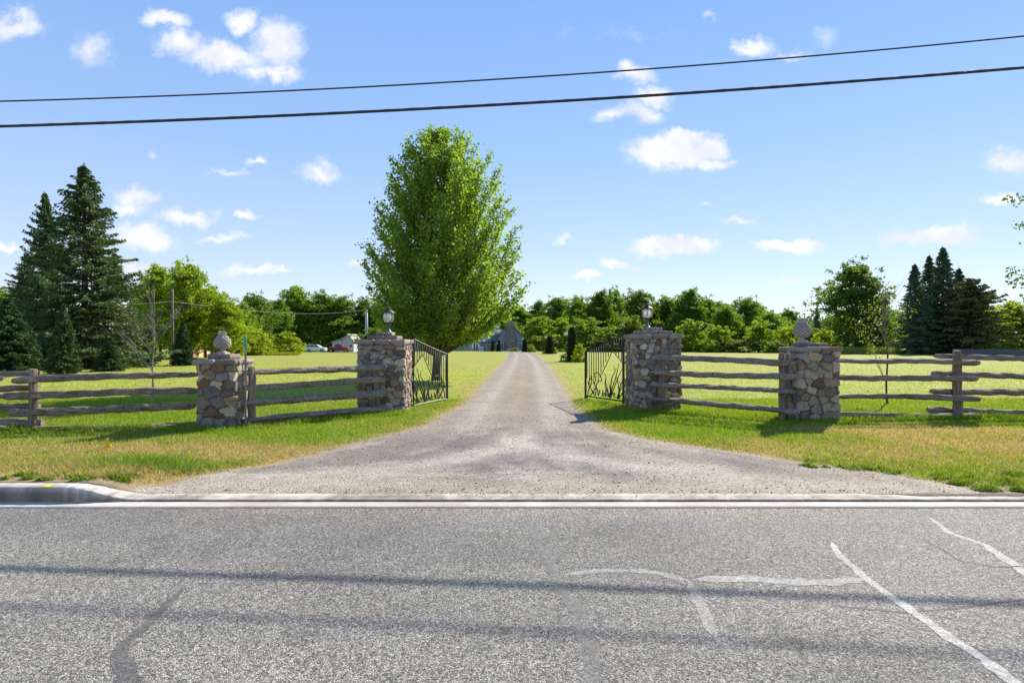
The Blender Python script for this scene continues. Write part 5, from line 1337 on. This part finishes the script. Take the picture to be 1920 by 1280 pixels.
# ------------------------------------------------------------------ parked vehicles
def car(name, label, px, dist, L_, rot, paint, prof, glass, hgt, cat):
    x = PX(px, dist); z = gz(x, dist); r = empty(name, (x, dist, z), label, cat, 'vehicles parked at the far edge of the lawn'); r.rotation_euler.z = rot
    W_ = 1.8
    def shell(poly, w0, w1, zt):
        n = len(poly); vs = []
        for sgn in (-1, 1):
            for (a, b) in poly: vs.append((a, sgn*(w0+(w1-w0)*max(0, min(1, (b-.8)/(zt-.8))))/2, b))
        return vs, [tuple(range(n)), tuple(range(2*n-1, n-1, -1))]+[(i, i+n, (i+1) % n+n, (i+1) % n) for i in range(n)]
    mb = MB(); mb.add(*shell(prof, W_, W_*.78, hgt)); b = mb.build('body', paint, r)
    for g in glass:
        for sgn in (-1, 1):
            vs = [(a, sgn*((W_+(W_*.78-W_)*max(0, (zz-.8)/(hgt-.8)))/2+.006), zz) for a, zz in g]
            m = MB(); m.add(vs, [tuple(range(len(g)))]); m.build('side_window', M['win'], r)
    for wx in (-L_*.30, L_*.31):
        for sgn in (-1, 1):
            m = MB(); m.tube([(wx, sgn*.62, .34), (wx, sgn*.905, .34)], .34, 18); w = m.build('wheel', M['rubber'], r)
            m = MB(); m.tube([(wx, sgn*.85, .34), (wx, sgn*.915, .34)], .21, 14); m.build('rim', M['alloy'], w)
    for ex, nm in ((L_*.497, 'headlight'), (-L_*.497, 'tail_light')):
        for sgn in (-1, 1):
            m = MB(); m.box(ex-.05, ex+.02, sgn*.62-.18, sgn*.62+.18, .72, .86, .02); m.build(nm, M['lamp_white'] if nm == 'headlight' else M['carred'], r)
    return r
suv = [(-2.3,.28),(-2.33,.75),(-2.28,1.08),(-1.95,1.55),(-1.3,1.66),(.1,1.66),(.55,1.52),(1.15,1.10),(2.1,.95),(2.32,.72),(2.3,.28),(1.85,.28),(1.78,.55),(1.58,.70),(1.28,.70),(1.08,.55),(1.0,.28),(-.95,.28),(-1.02,.55),(-1.22,.70),(-1.54,.70),(-1.74,.55),(-1.82,.28)]
sg = [[(-1.95,1.12),(-1.72,1.5),(-1.25,1.56),(-1.2,1.12)],[(-1.1,1.12),(-1.15,1.57),(-.35,1.58),(-.3,1.12)],[(-.2,1.12),(-.25,1.58),(.15,1.57),(.45,1.46),(.95,1.12)]]
car('parked_car', 'white hatchback car parked on the far edge of the lawn', 593, 126, 4.6, 0, M['carwhite'], suv, sg, 1.66, 'car')
pk = [(-2.6,.4),(-2.62,.95),(-2.1,1.08),(-1.35,1.12),(-.85,1.66),(.1,1.72),(.9,1.72),(1.0,1.15),(2.6,1.12),(2.62,.45),(2.0,.4),(1.9,.68),(1.65,.78),(1.4,.68),(1.3,.4),(-1.3,.4),(-1.4,.68),(-1.65,.78),(-1.9,.68),(-2.0,.4)]
pg = [[(-1.1,1.18),(-.75,1.6),(-.1,1.64),(-.1,1.18)],[(0,1.18),(0,1.64),(.78,1.64),(.82,1.18)]]
car('parked_pickup', 'dark red pickup parked in front of the small grey outbuilding', 636, 123, 5.0, 0, M['carred'], [(-a*.75, b) for a, b in pk], [[(-a*.75, b) for a, b in g] for g in pg], 1.72, 'pickup')

# ------------------------------------------------------------------ poles, wires, signs, fences
def pole(label, px, topy, by, rad, mat, name='utility_pole', arm=False):
    x, y = gp(px, by); z = gz(x, y); h = HZ(topy, y)-z; r = empty(name, (x, y, z), label, 'utility pole', 'utility poles')
    mb = MB(); mb.tube([(0, 0, -.2), (0, 0, h)], [rad*1.1, rad*.8], 10); mb.build('shaft', mat, r)
    mb = MB(); mb.tube([(0, 0, h-.25), (.0, -.25, h-.25)], .035, 6); mb.build('bracket', M['steel'], r)
    return Vector((x, y, z+h-.25)), r
pA, _ = pole('brown wooden utility pole before the bright green trees at the left', 323, 541, 675, .13, M['pole_wood'])
pB, _ = pole('pale grey utility pole left of the left hand lantern', 687, 572, 660.5, .32, M['pole_grey'])
def sag(a, b, s, label, rad, grp):
    m = 40; mb = MB(); mb.tube([a.lerp(b, i/m)-Vector((0, 0, s*4*(i/m)*(1-i/m))) for i in range(m+1)], rad, 5)
    tag(mb.build('service_wire', M['cable_light']), label, 'cable', grp)
wA = Vector((pA.x, pA.y, HZ(565, pA.y)))
sag(wA, Vector((PX(-40, 30), 30, HZ(573, 30))), .18, 'pale thin wire sagging from the brown pole across the tall spruces', .007, 'thin service wires')
sag(wA, Vector((pB.x, pB.y, HZ(580, pB.y))), 1.0, 'pale thin wire sagging between the brown pole and the grey pole', .014, 'thin service wires')

def numsign():
    y = 10.40; x = PX(461, y); z = gz(x, y); r = empty('number_sign', (x, y, z), 'small green number sign on a thin metal post behind the left outer pillar', 'sign'); r.rotation_euler.z = math.radians(-38)
    h = HZ(633, y)-z
    mb = MB(); mb.box(-.018, .018, -.004, .004, 0, h-.06); mb.box(-.018, -.010, -.018, -.004, 0, h-.06); mb.build('post', M['steel'], r)
    mb = MB(); mb.box(-.055, .055, -.030, -.0205, h-.15, h+.02, .004); bl = mb.build('sign_plate', M['sign_green'], r)
    mb = MB(); pts = [(.025*math.cos(a), -.0312, h-.07+.036*math.sin(a)) for a in [math.radians(q) for q in range(50, 311, 20)]]; mb.tube(pts, .005, 4); mb.build('number', M['white_paint'], bl)
numsign()
def flag(label, px, py, d, hh, seed):
    x, y = gp(px, py); z = gz(x, y); r = empty('marker_flag', (x, y, z), label, 'marker', 'yellow utility markers')
    mb = MB(); mb.tube([(0, 0, -.02), (.004, 0, hh*1.05)], .0022, 6); mb.build('wire', M['steel'], r)
    vs = []; fs = []
    for i in range(5):
        f = i/4
        for k in range(4):
            g_ = k/3; w = .045*(1-.55*f)*(2*g_-1); vs.append((w+.01*math.sin(f*5+seed), .012*math.sin(g_*6+f*4+seed)-.004, hh*(.12+.9*f)))
    for i in range(4):
        for k in range(3): a = i*4+k; fs.append((a, a+1, a+5, a+4))
    m = MB(); m.add(vs, fs, True); o = m.build('flag', M['yellow'], r); md = o.modifiers.new('thick', 'SOLIDIFY'); md.thickness = .002
flag('small yellow marker flag standing in the dry grass before the left fence', 202, 842, 9, .16, 1)
flag('small crumpled yellow marker flag at the foot of the left outer pillar post', 468, 800, 10, .09, 2)
def boardfence(name, label, a, b, hgt, mat, step=.3, cat='fence'):
    ax, ay = a; bx, by = b; L_ = math.hypot(bx-ax, by-ay); n = int(L_/step); r = empty(name, (0, 0, 0), label, cat); mb = MB(); rr = random.Random(3)
    ex, ey = (bx-ax)/L_, (by-ay)/L_
    for i in range(n):
        p = (ax+ex*step*i, ay+ey*step*i); q = (ax+ex*(step*i+step*.94), ay+ey*(step*i+step*.94)); z = gz(*p); h = hgt*(1+rr.uniform(-.02, .02)); o = rr.uniform(0, .02)
        ny, nx_ = ex*.03, -ey*.03
        vs = [(p[0], p[1]+o, z-.1), (q[0], q[1]+o, z-.1), (q[0], q[1]+o, z+h), (p[0], p[1]+o, z+h)]; vs += [(v[0]-nx_, v[1]+ny, v[2]) for v in vs]
        mb.add(vs, [(0,1,2,3),(7,6,5,4),(0,4,5,1),(1,5,6,2),(2,6,7,3),(3,7,4,0)])
    mb.build('boards', mat, r)
    for i in range(0, n, 8):
        p = (ax+ex*step*i, ay+ey*step*i+.12); z = gz(*p); m = MB(); m.box(p[0]-.06, p[0]+.06, p[1], p[1]+.1, z-.1, z+hgt+.06); m.build('post', mat, r)
xa, ya = PX(350, 66), 66; xb, yb = PX(424, 84), 84
boardfence('board_fence', 'new tan board fence behind the left lawn, left of the pineapple', (xa, ya), (xb, yb), 1.25, M['tan_board'], .4)
boardfence('board_fence', 'low dark grey board fence behind the right lawn right of the firs', (PX(1790, 76), 76), (PX(2010, 70), 70), .85, M['grey_board'], .5)
# dark shed under the left spruces
sx = PX(192, 42); r = empty('garden_shed', (sx, 42, gz(sx, 42)), 'small dark shed with a pale wall half hidden under the tallest spruce', 'shed')
MB().box(-1.6, 1.4, 0, 2.4, -.2, 1.9).build('wall', M['pole_wood'], r); MB().prism([(-1.8, 1.86), (1.6, 1.86), (-.1, 2.6)], 'y', -.2, 2.6).build('roof', M['grey_roof'], r)
MB().box(.55, 1.3, -.04, -.002, -.1, 1.7).build('door', M['siding'], r)
